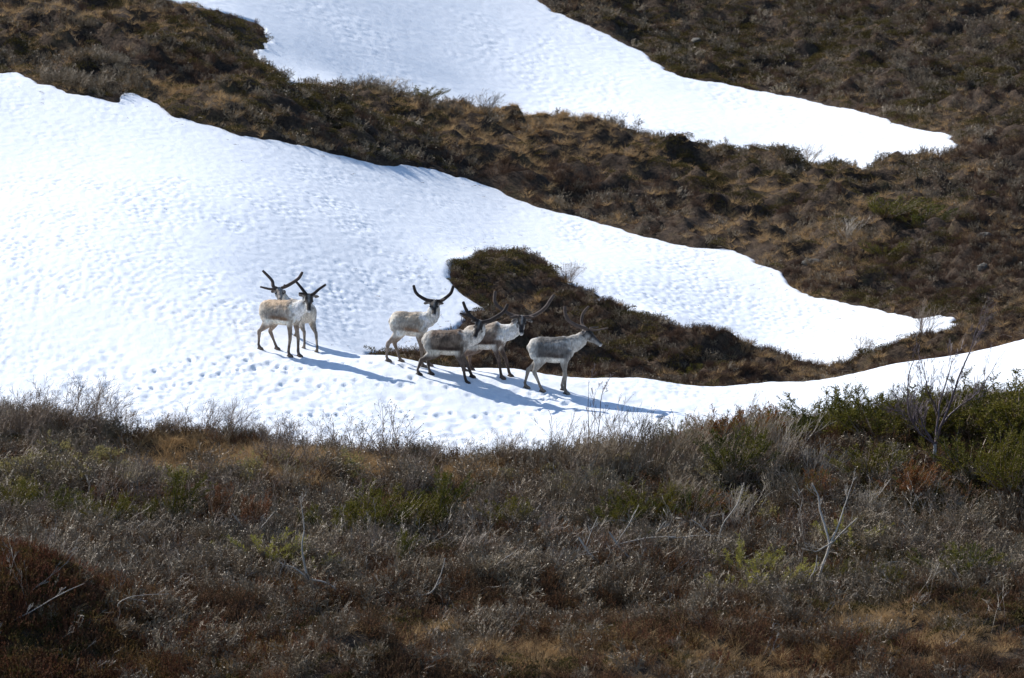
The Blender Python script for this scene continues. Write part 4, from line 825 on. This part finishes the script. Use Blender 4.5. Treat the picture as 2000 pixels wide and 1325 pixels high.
SH = [
 ('willow', -10, 858, .9, 'tall bare willow shrub cut by the left edge, on the snow margin'),
 ('willow', 60, 858, .85, 'bare willow shrub second from the left edge on the snow margin'),
 ('willow', 125, 862, .88, 'dense bare willow shrub whose top hides the snow beside the left corner'),
 ('willow', 190, 860, .80, 'bare willow shrub at the right end of the tall left thicket'),
 ('willow', 240, 852, .50, 'small slanting willow at the gap right of the tall left thicket'),
 ('willow', 335, 868, .42, 'low willow bush above the small tan grass patch at left'),
 ('willow', 395, 866, .58, 'rounded dark willow bush below the leftmost reindeer, left half of a pair'),
 ('willow', 452, 872, .62, 'rounded dark willow bush below the leftmost reindeer, right half of a pair'),
 ('willow', 505, 880, .40, 'low willow filling the dip right of the rounded pair'),
 ('crooked', 553, 886, .60, 'upright willow with clustered catkins just right of the rounded pair'),
 ('crooked', 632, 892, .72, 'spreading crooked willow against the snow below the gap between the herd groups'),
 ('crooked', 700, 900, .78, 'crooked willow with sinuous outer branches below the pale reindeer'),
 ('crooked', 762, 905, .95, 'tallest crooked willow on the tan grass edge below the dark flanked reindeer'),
 ('crooked', 765, 960, .75, 'dark twisting willow standing in the tan grass'),
 ('willow', 842, 905, .42, 'low open willow at the lowest dip of the snow edge'),
 ('crooked', 905, 908, .48, 'low curly willow right of the dip in the snow edge'),
 ('willow', 972, 910, .50, 'open willow sprays on the snow edge left of the grey thicket'),
 ('grey', 1045, 925, .62, 'first grey dwarf birch of the thicket, at its low left end'),
 ('grey', 1110, 935, .95, 'grey dwarf birch left of the thin two stemmed sapling'),
 ('grey', 1160, 950, .95, 'dark dwarf birch around the foot of the thin sapling'),
 ('grey', 1222, 945, .95, 'grey dwarf birch right of the thin sapling'),
 ('grey', 1285, 940, .95, 'grey dwarf birch below the tip of the rightmost reindeer shadow'),
 ('grey', 1345, 945, .90, 'grey dwarf birch in front of the greenish bushes'),
 ('grey', 1405, 935, .90, 'grey dwarf birch in the middle of the greenish bushes'),
 ('grey', 1470, 930, .95, 'grey dwarf birch left of the silvery willow'),
 ('silver', 1535, 925, .95, 'silvery willow with pale upright twigs before the dark junipers'),
 ('silver', 1590, 945, .75, 'smaller silvery willow at the foot of the dark junipers'),
 ('grey', 1090, 1000, .80, 'dwarf birch below the left end of the grey thicket'),
 ('grey', 1180, 1005, .75, 'dwarf birch behind the two small round junipers'),
 ('grey', 1320, 1010, .75, 'dwarf birch right of the two small round junipers'),
 ('silver', 1440, 1030, .75, 'pale twiggy bush left of the forked dead stem'),
 ('silver', 1690, 1020, .60, 'pale slanting twigs right of the forked dead stem'),
 ('grey', 1520, 1000, .75, 'dwarf birch above the forked dead stem'),
 ('grey', 930, 985, .55, 'small dwarf birch right of the upright juniper'),
 ('grey', 560, 985, .50, 'dwarf birch behind the rust coloured juniper spires'),
 ('grey', 250, 970, .50, 'dwarf birch among the pale green buds at left'),
 ('juniper_mix', 1345, 885, .70, 'juniper with rusty tips at the left end of the green row against the snow'),
 ('juniper_mix', 1415, 880, .72, 'second rusty tipped juniper of the row against the snow'),
 ('juniper_mix', 1490, 872, .75, 'juniper with a ragged top between rusty junipers and the big dark ones'),
 ('juniper', 1565, 868, .78, 'dark juniper with feathery tips left of the bare birch'),
 ('juniper', 1640, 868, .85, 'broad dark juniper left of the bare birch'),
 ('juniper', 1715, 872, .85, 'dark juniper directly left of the bare birch trunk'),
 ('juniper', 1790, 860, .85, 'dark juniper behind the bare birch trunk'),
 ('juniper', 1875, 855, .95, 'dark juniper directly right of the bare birch'),
 ('juniper', 1955, 865, 1.10, 'tallest dark juniper, with a pointed top against the snow at right'),
 ('juniper', 2030, 870, 1.15, 'dark juniper cut by the right edge of the picture', 1.1),
 ('juniper', 1700, 940, .70, 'juniper in front of the dark row, lower left of the bare birch'),
 ('juniper', 1905, 950, .85, 'dark juniper in front of the row, lower right of the bare birch'),
 ('juniper', 1985, 990, .80, 'sunlit green juniper low on the right edge'),
 ('juniper_mix', 1780, 985, .50, 'rusty low juniper under the bare birch'),
 ('juniper_rust', 1660, 960, .45, 'rust brown juniper spray below the dark row'),
 ('juniper_mix', 1600, 985, .45, 'low mixed green and rust juniper left of the bare birch'),
 ('juniper', 1430, 960, .62, 'green juniper in the middle of the grey thicket'),
 ('juniper_mix', 1345, 1020, .55, 'rust topped juniper beside the long dead branch'),
 ('juniper', 1262, 1020, .50, 'small round juniper, right one of the pair under the thicket'),
 ('juniper', 1208, 1030, .45, 'small round juniper, left one of the pair under the thicket'),
 ('juniper', 985, 1045, .45, 'small juniper midway between the upright juniper and the round pair'),
 ('juniper_up', 858, 1035, .85, 'upright dark green juniper with a pointed top at the centre'),
 ('juniper', 800, 1045, .50, 'juniper left of the upright pointed one'),
 ('juniper', 735, 1050, .62, 'widest juniper of the central green row'),
 ('juniper', 670, 1058, .52, 'juniper at the left end of the central green row'),
 ('juniper_up', 590, 1055, .45, 'narrow juniper beside the rust coloured spires'),
 ('juniper_rust', 487, 1058, .85, 'rust coloured dead juniper spire, right one of two'),
 ('juniper_rust', 415, 1062, .90, 'rust coloured dead juniper spire, left one of two'),
 ('juniper_up', 338, 1048, .85, 'narrow dark green juniper spire left of the rust ones'),
 ('juniper_up', 285, 1048, .50, 'short green juniper left of the narrow dark spire'),
 ('juniper_rust', 185, 1000, .45, 'small rust juniper spray above the left mound'),
 ('juniper', 200, 1042, .45, 'green juniper behind the reddish heather mound'),
 ('juniper', 105, 1015, .45, 'green juniper on the left edge above the reddish mound'),
 ('juniper', 25, 1005, .45, 'green juniper cut by the left edge above the reddish mound'),
 ('juniper_low', 530, 1130, .42, 'yellow green creeping juniper left of the dark stump'),
 ('juniper_low', 605, 1135, .28, 'small yellow juniper tuft beside the dark stump'),
 ('juniper_low', 425, 1095, .28, 'small yellow juniper tuft at the foot of the rust spires'),
 ('juniper_up', 785, 1130, .50, 'lone narrow juniper in the brown scrub at the centre'),
 ('juniper_low', 1455, 1120, .40, 'creeping yellow green juniper, left one before the forked dead stem'),
 ('juniper_low', 1520, 1155, .42, 'creeping yellow green juniper at the foot of the forked dead stem'),
 ('juniper_low', 1660, 1075, .42, 'yellow green juniper growing beside the arching pale branch'),
 ('juniper_low', 1430, 1165, .35, 'creeping juniper in the lowest left position before the forked stem'),
 ('juniper', 1625, 1145, .30, 'small green juniper right of the forked dead stem'),
 ('juniper', 1720, 1150, .32, 'low green juniper in the brown scrub at lower right'),
 ('juniper', 1870, 1150, .42, 'broad low juniper by the lower right edge', 1.5),
 ('juniper', 1240, 1085, .25, 'tiny juniper under the long dead branches'),
 ('juniper', 1730, 452, .45, 'bright green juniper patch on the far ridge, left part', 1.7),
 ('juniper', 1800, 450, .50, 'bright green juniper patch on the far ridge, right part', 1.6),
 ('juniper', 1730, 520, .30, 'low juniper on the far ridge under the bright green patch', 1.8),
 ('juniper', 825, 212, .30, 'dark juniper clump on the crest beside the upper snow', 1.6),
 ('juniper', 1350, 725, .28, 'olive juniper in the brown hollow right of the herd', 1.8),
 ('silver', 1660, 500, .50, 'pale grey shrub low on the far ridge', 1.5),
 ('grey', 950, 222, .40, 'domed bare shrub on the ridge crest against the upper snow', 1.6),
 ('grey', 745, 192, .42, 'bare shrub on the ridge crest left of the dark juniper clump', 1.5),
 ('grey', 1580, 322, .42, 'bare shrub at the lowest edge of the upper snow tongue', 1.4),
 ('willow', 1800, 680, .55, 'bare shrub rising before the right tip of the middle snow'),
 ('willow', 1690, 700, .42, 'bare shrub at the bottom corner of the middle snow'),
 ('willow', 1110, 553, .40, 'bare shrub on the shoulder of the brown hummock'),
]
for s in SH: plant(s[0], s[1], s[2], s[3], s[4], s[5] if len(s) > 5 else 1.0)

# ---- bare birch at right: authored limbs (photo pixel, depth offset, radius)
def limbs_tree(name, ub, vb, label, cat, limbs, mt, ml, twig_k, parts=('trunk', 'branch', 'twigs'), twig_r=.0038, twl=.38, mtw=None):
    b = hit(ub, vb); z = top_z(b[0], b[1]); root = empty(name, (b[0], b[1], z), label, cat); Y0 = b[1]; org = Vector((b[0], b[1], z)); tw = MB(); tips = []
    for i, L in enumerate(limbs):
        pts = [Vector(at_depth(u, v, Y0 + dy)) - org for u, v, dy, r in L]; rr = [r * (1 if name in ('dead_stump', 'birch_sapling') else .88) for *_, r in L]
        S = spline([(*p, r) for p, r in zip(pts, rr)], 5); mb = MB(); PP = [Vector(q[:3]) + rv(.004) for q in S]; mb.tube(PP, [max(q[3], .002) for q in S], 6)
        if i > 0 or parts[0] == parts[1]:
            for k in range(twig_k if len(L) > 2 else twig_k // 2):
                t = random.uniform(.25, 1) * (len(PP) - 1); j = min(int(t), len(PP) - 2); dd = (PP[j + 1] - PP[j]).normalized(); sd = dd.cross(rv()).normalized()
                grow(tw, PP[j], (dd + sd * random.uniform(.4, .9)).normalized(), twl * random.uniform(.5, 1.2), twig_r, 2, [3, 4], tips, Vector((0.03, 0, .03)), .14, .05, 3, .6, .25, .5)
        me = mb.mesh(parts[0] if i == 0 else parts[1], mt if i == 0 else ml); o = bpy.data.objects.new(me.name.split('.')[0], me); COL.objects.link(o); o.parent = root
        me.polygons.foreach_set('use_smooth', np.ones(len(me.polygons), bool))
    if tw.v:
        o = bpy.data.objects.new(parts[2], tw.mesh(parts[2], mtw or ml)); COL.objects.link(o); o.parent = root; o['kind'] = 'stuff'
    return root
limbs_tree('birch_sapling', 1824, 925, 'small bare birch with whitish trunk rising over the dark junipers', 'birch', [
    [(1824, 928, 0, .034), (1825, 905, 0, .032), (1826, 880, 0, .030), (1826, 868, 0, .028)],
    [(1826, 872, 0, .026), (1815, 852, .02, .022), (1803, 832, .05, .016), (1799, 815, .1, .012)],
    [(1822, 866, 0, .018), (1800, 850, -.1, .016), (1785, 830, -.15, .014), (1775, 800, -.2, .013), (1773, 765, -.2, .011), (1776, 730, -.2, .009), (1786, 700, -.15, .006)],
    [(1827, 868, 0, .024), (1829, 840, .1, .021), (1833, 810, .15, .018), (1836, 785, .2, .015), (1850, 740, .3, .011), (1860, 705, .35, .006)],
    [(1833, 812, .15, .014), (1825, 790, .1, .012), (1812, 765, .0, .010), (1808, 740, 0, .008), (1798, 700, 0, .005)],
    [(1828, 868, 0, .024), (1838, 832, -.1, .022), (1852, 800, -.15, .019), (1862, 770, -.2, .018), (1872, 740, -.25, .016), (1885, 708, -.3, .013), (1897, 680, -.3, .010), (1905, 650, -.3, .007), (1918, 618, -.3, .004)],
    [(1841, 828, -.1, .016), (1858, 808, -.05, .014), (1880, 790, .0, .012), (1900, 776, .05, .010), (1925, 745, .1, .007), (1945, 710, .1, .004)],
    [(1802, 838, .05, .012), (1790, 825, .1, .010), (1775, 812, .15, .008), (1760, 802, .2, .004)],
    ], M_BIRCHB, M_BIRCHT, 20, twig_r=.003)
limbs_tree('thin_sapling', 1166, 935, 'thin two stemmed bare sapling with its tips over the snow below the rightmost reindeer', 'sapling', [
    [(1167, 935, 0, .012), (1167, 890, 0, .011), (1168, 850, 0, .009), (1172, 815, 0, .007)],
    [(1172, 815, 0, .008), (1174, 780, 0, .007), (1178, 765, 0, .005), (1190, 740, .0, .003)],
    [(1163, 935, 0, .010), (1149, 890, .05, .009), (1150, 850, .1, .008), (1149, 800, .1, .006), (1150, 742, .1, .003)],
    [(1168, 830, 0, .006), (1160, 800, -.05, .005), (1163, 760, -.1, .003)],
    ], M_BIRCHT, M_BIRCHT, 5, parts=('stem', 'stem', 'twigs'), twl=.26, twig_r=.003)
# ---- weathered dead wood
limbs_tree('dead_tree', 1588, 1160, 'pale forked dead stem leaning right in the lower right scrub', 'dead branch', [
    [(1586, 1172, 0, .024), (1600, 1125, 0, .024), (1614, 1085, 0, .022), (1622, 1062, 0, .020)],
    [(1620, 1066, 0, .018), (1612, 1030, .1, .020), (1602, 1000, .2, .018), (1598, 970, .25, .015), (1586, 945, .3, .010)],
    [(1622, 1062, 0, .018), (1636, 1030, .05, .014), (1646, 1000, .1, .012), (1656, 970, .1, .009), (1664, 945, .1, .006)],
    [(1628, 1058, 0, .014), (1612, 1068, -.1, .013), (1592, 1078, -.15, .011), (1582, 1070, -.2, .007)],
    [(1628, 1058, 0, .014), (1650, 1035, -.1, .012), (1675, 1012, -.2, .008)],
    [(1566, 1168, -.1, .014), (1580, 1135, -.1, .014), (1592, 1112, -.1, .012), (1596, 1085, -.1, .008)]], M_DEAD, M_DEAD, 3, parts=('stem', 'fork', 'twigs'), twl=.22)
limbs_tree('dead_stump', 622, 1185, 'dark broken stump with pale roots in the lower left scrub', 'dead stump', [
    [(628, 1190, 0, .05), (622, 1165, 0, .045), (606, 1140, .05, .045), (596, 1115, .1, .03)],
    [(624, 1175, 0, .028), (640, 1165, 0, .022), (652, 1168, 0, .010)], [(622, 1182, 0, .022), (600, 1186, -.1, .014), (588, 1180, -.1, .007)],
    [(598, 1120, .05, .018), (590, 1070, .1, .014), (594, 1030, .15, .010), (588, 985, .2, .006)],
    [(600, 1128, .05, .016), (575, 1110, .1, .012), (556, 1104, .1, .006)], [(606, 1132, 0, .018), (640, 1140, 0, .014), (672, 1165, 0, .008)]], M_DEADDK, M_DEAD, 3, parts=('stump', 'root', 'twigs'), twl=.25)
DW = [
 ((1150, 1105), 'long pale dead branch arching left to right under the grey thicket', [[(1060, 1110, -.1, .010), (1110, 1090, -.05, .014), (1160, 1080, 0, .017), (1200, 1066, .05, .016), (1260, 1052, .1, .013), (1320, 1048, .15, .009)], [(1200, 1066, .05, .013), (1225, 1030, .1, .010), (1240, 1000, .2, .007)], [(1140, 1084, 0, .010), (1150, 1050, 0, .009), (1168, 1010, 0, .006)]]),
 ((1240, 1120), 'grey dead branch with knotted end below the arching one', [[(1130, 1050, .1, .018), (1150, 1080, .05, .018), (1170, 1098, 0, .014), (1220, 1115, 0, .010)], [(1190, 1040, .2, .016), (1215, 1075, .1, .018), (1245, 1102, 0, .016), (1262, 1108, 0, .009)]]),
 ((1370, 1085), 'dead branch running right from the round junipers', [[(1290, 1052, 0, .012), (1330, 1050, 0, .012), (1380, 1046, 0, .010), (1430, 1052, 0, .005)], [(1262, 1075, 0, .010), (1283, 1040, 0, .010), (1300, 1018, .1, .006)], [(1335, 1050, 0, .010), (1352, 1082, -.1, .008), (1362, 1090, -.1, .006)]]),
 ((970, 1160), 'hooked pale dead branch in the brown scrub at the centre', [[(975, 1155, 0, .014), (966, 1135, 0, .016), (964, 1115, 0, .014), (980, 1095, .1, .010), (1004, 1080, .2, .006)], [(905, 1128, 0, .008), (950, 1112, 0, .009), (1003, 1098, .1, .006)]]),
 ((770, 1180), 'pale crooked dead branch right of the dark stump', [[(765, 1190, 0, .016), (772, 1168, 0, .017), (800, 1165, 0, .015), (840, 1158, .05, .012), (858, 1130, .1, .009), (870, 1090, .2, .006)], [(770, 1170, 0, .012), (750, 1150, 0, .008), (735, 1148, 0, .005)]]),
 ((500, 1075), 'forked whitish dead branch right of the rust juniper spires', [[(500, 1072, 0, .010), (492, 1050, 0, .015), (470, 1025, 0, .014), (453, 1003, 0, .008)], [(492, 1050, 0, .012), (515, 1025, .05, .009), (535, 1000, .1, .005)], [(500, 1060, 0, .010), (522, 1075, 0, .007), (530, 1082, 0, .005)]]),
 ((210, 1040), 'short bleached branch left of the narrow juniper spire', [[(204, 1034, 0, .010), (212, 1018, 0, .017), (222, 1004, 0, .014), (240, 975, .1, .007)]]),
 ((255, 1080), 'small forked bleached twig above the reddish mound', [[(254, 1072, 0, .009), (250, 1056, 0, .012), (247, 1046, 0, .006)], [(252, 1060, 0, .009), (264, 1035, 0, .007), (282, 1018, 0, .004)]]),
 ((165, 985), 'dark and silver branch over the pale green buds at left', [[(158, 985, 0, .008), (172, 962, 0, .010), (176, 945, 0, .006)]]),
 ((230, 1210), 'thin bent dead stem on the dark lower left slope', [[(228, 1225, 0, .008), (234, 1195, 0, .010), (231, 1180, 0, .008), (260, 1165, 0, .006), (330, 1160, .1, .004)], [(180, 1215, 0, .006), (190, 1200, 0, .007), (178, 1190, 0, .004)]]),
 ((20, 1225), 'long thin stem slanting across the lower left corner', [[(3, 1224, 0, .007), (60, 1195, 0, .008), (120, 1160, .1, .006), (165, 1140, .2, .004)]]),
 ((1730, 1000), 'pale stems slanting right below the bare birch', [[(1700, 985, 0, .009), (1722, 960, 0, .009), (1740, 935, .1, .006)], [(1690, 995, 0, .008), (1712, 985, 0, .008), (1735, 972, .05, .005)]]),
 ((1790, 1010), 'small bleached branch in the dark hollow right of the slanting stems', [[(1778, 1003, 0, .008), (1784, 985, 0, .010), (1790, 965, 0, .006)]]),
 ((1780, 1285), 'long pale stick lying on the lower right slope', [[(1790, 1292, 0, .009), (1830, 1272, 0, .010), (1870, 1252, .1, .007)]]),
 ((1500, 1260), 'tan stick slanting up at the lower right of the centre', [[(1475, 1270, 0, .009), (1500, 1240, 0, .009), (1518, 1225, 0, .006)]]),
 ((1410, 1240), 'dark bent branch low in the right half', [[(1395, 1245, 0, .008), (1440, 1225, 0, .009), (1480, 1195, .1, .005)]]),
 ((1560, 1040), 'upright pale twig left of the forked stem', [[(1560, 1042, 0, .012), (1561, 1010, 0, .010), (1568, 975, 0, .006)], [(1561, 1040, 0, .010), (1548, 1020, 0, .006)]]),
 ((1440, 1095), 'knotted pale wood before the creeping junipers', [[(1440, 1100, 0, .016), (1446, 1085, 0, .020), (1452, 1078, 0, .010)], [(1444, 1088, 0, .012), (1425, 1072, 0, .008), (1412, 1065, 0, .005)]]),
 ((1395, 1080), 'grey upright dead trunk left of the creeping junipers', [[(1398, 1090, 0, .012), (1402, 1060, 0, .016), (1412, 1025, .05, .013), (1440, 985, .1, .009), (1450, 955, .2, .006)], [(1402, 1060, 0, .012), (1378, 1035, 0, .010), (1350, 1015, .05, .006)]]),
]
for (u, v), lab, L in DW:
    limbs_tree('dead_branch', u, v, lab, 'dead branch', L, M_DEAD, M_DEAD, 2, parts=('limb', 'limb', 'twigs'), twl=.20, twig_r=.003)

# ---- stones
def rock(u, v, w, hh, label, mtr, seed):
    import bmesh
    b = bmesh.new(); bmesh.ops.create_icosphere(b, subdivisions=3, radius=1)
    for q in b.verts:
        c = q.co; f = 1 + .55 * (fbm(np.array([c.x * 1.3 + seed]), np.array([c.y * 1.3 + c.z * 1.9]), seed, 3)[0] - .5)
        c = c * f; st = .3; c = Vector([round(a / st) * st * .6 + a * .4 for a in c]); q.co = Vector((c.x * w, c.y * w * .8, c.z * hh))
    me = bpy.data.meshes.new('stone'); b.to_mesh(me); b.free(); me.materials.append(mtr)
    p = hit(u, v); o = bpy.data.objects.new('stone', me); COL.objects.link(o); o.location = (p[0], p[1], top_z(p[0], p[1]) + hh * .05); o.rotation_euler = (0, 0, seed)
    tag(o, label, 'stone', 'stones among the heath')
M_ROCK = mat_plant('grey_stone', [(.07, .065, .055), (.13, .12, .10), (.18, .165, .14)], .8, fine=14)
rock(1588, 530, .28, .10, 'grey layered stone below the far ridge at the snow corner', M_ROCK, 1)
rock(1665, 535, .15, .06, 'smaller grey stone right of the layered one', M_ROCK, 2)
rock(1925, 482, .18, .10, 'pale stone on the mound near the right edge', M_ROCK, 3)
rock(1920, 545, .14, .10, 'small pale stone under the mound near the right edge', M_ROCK, 4)
rock(735, 962, .22, .12, 'grey stone in the tan grass below the crooked willows', M_ROCK, 5)
rock(247, 862, .06, .05, 'small white stone on the snow edge at left', M_ROCK, 6)
rock(690, 272, .16, .10, 'pale stone on the brown ridge above the snowfield', M_ROCK, 7)
rock(1360, 78, .14, .07, 'pale stone on the dark upper right slope', M_ROCK, 8)
rock(1177, 620, .05, .04, 'white pebble on the brown slope behind the rightmost reindeer', M_ROCK, 9)
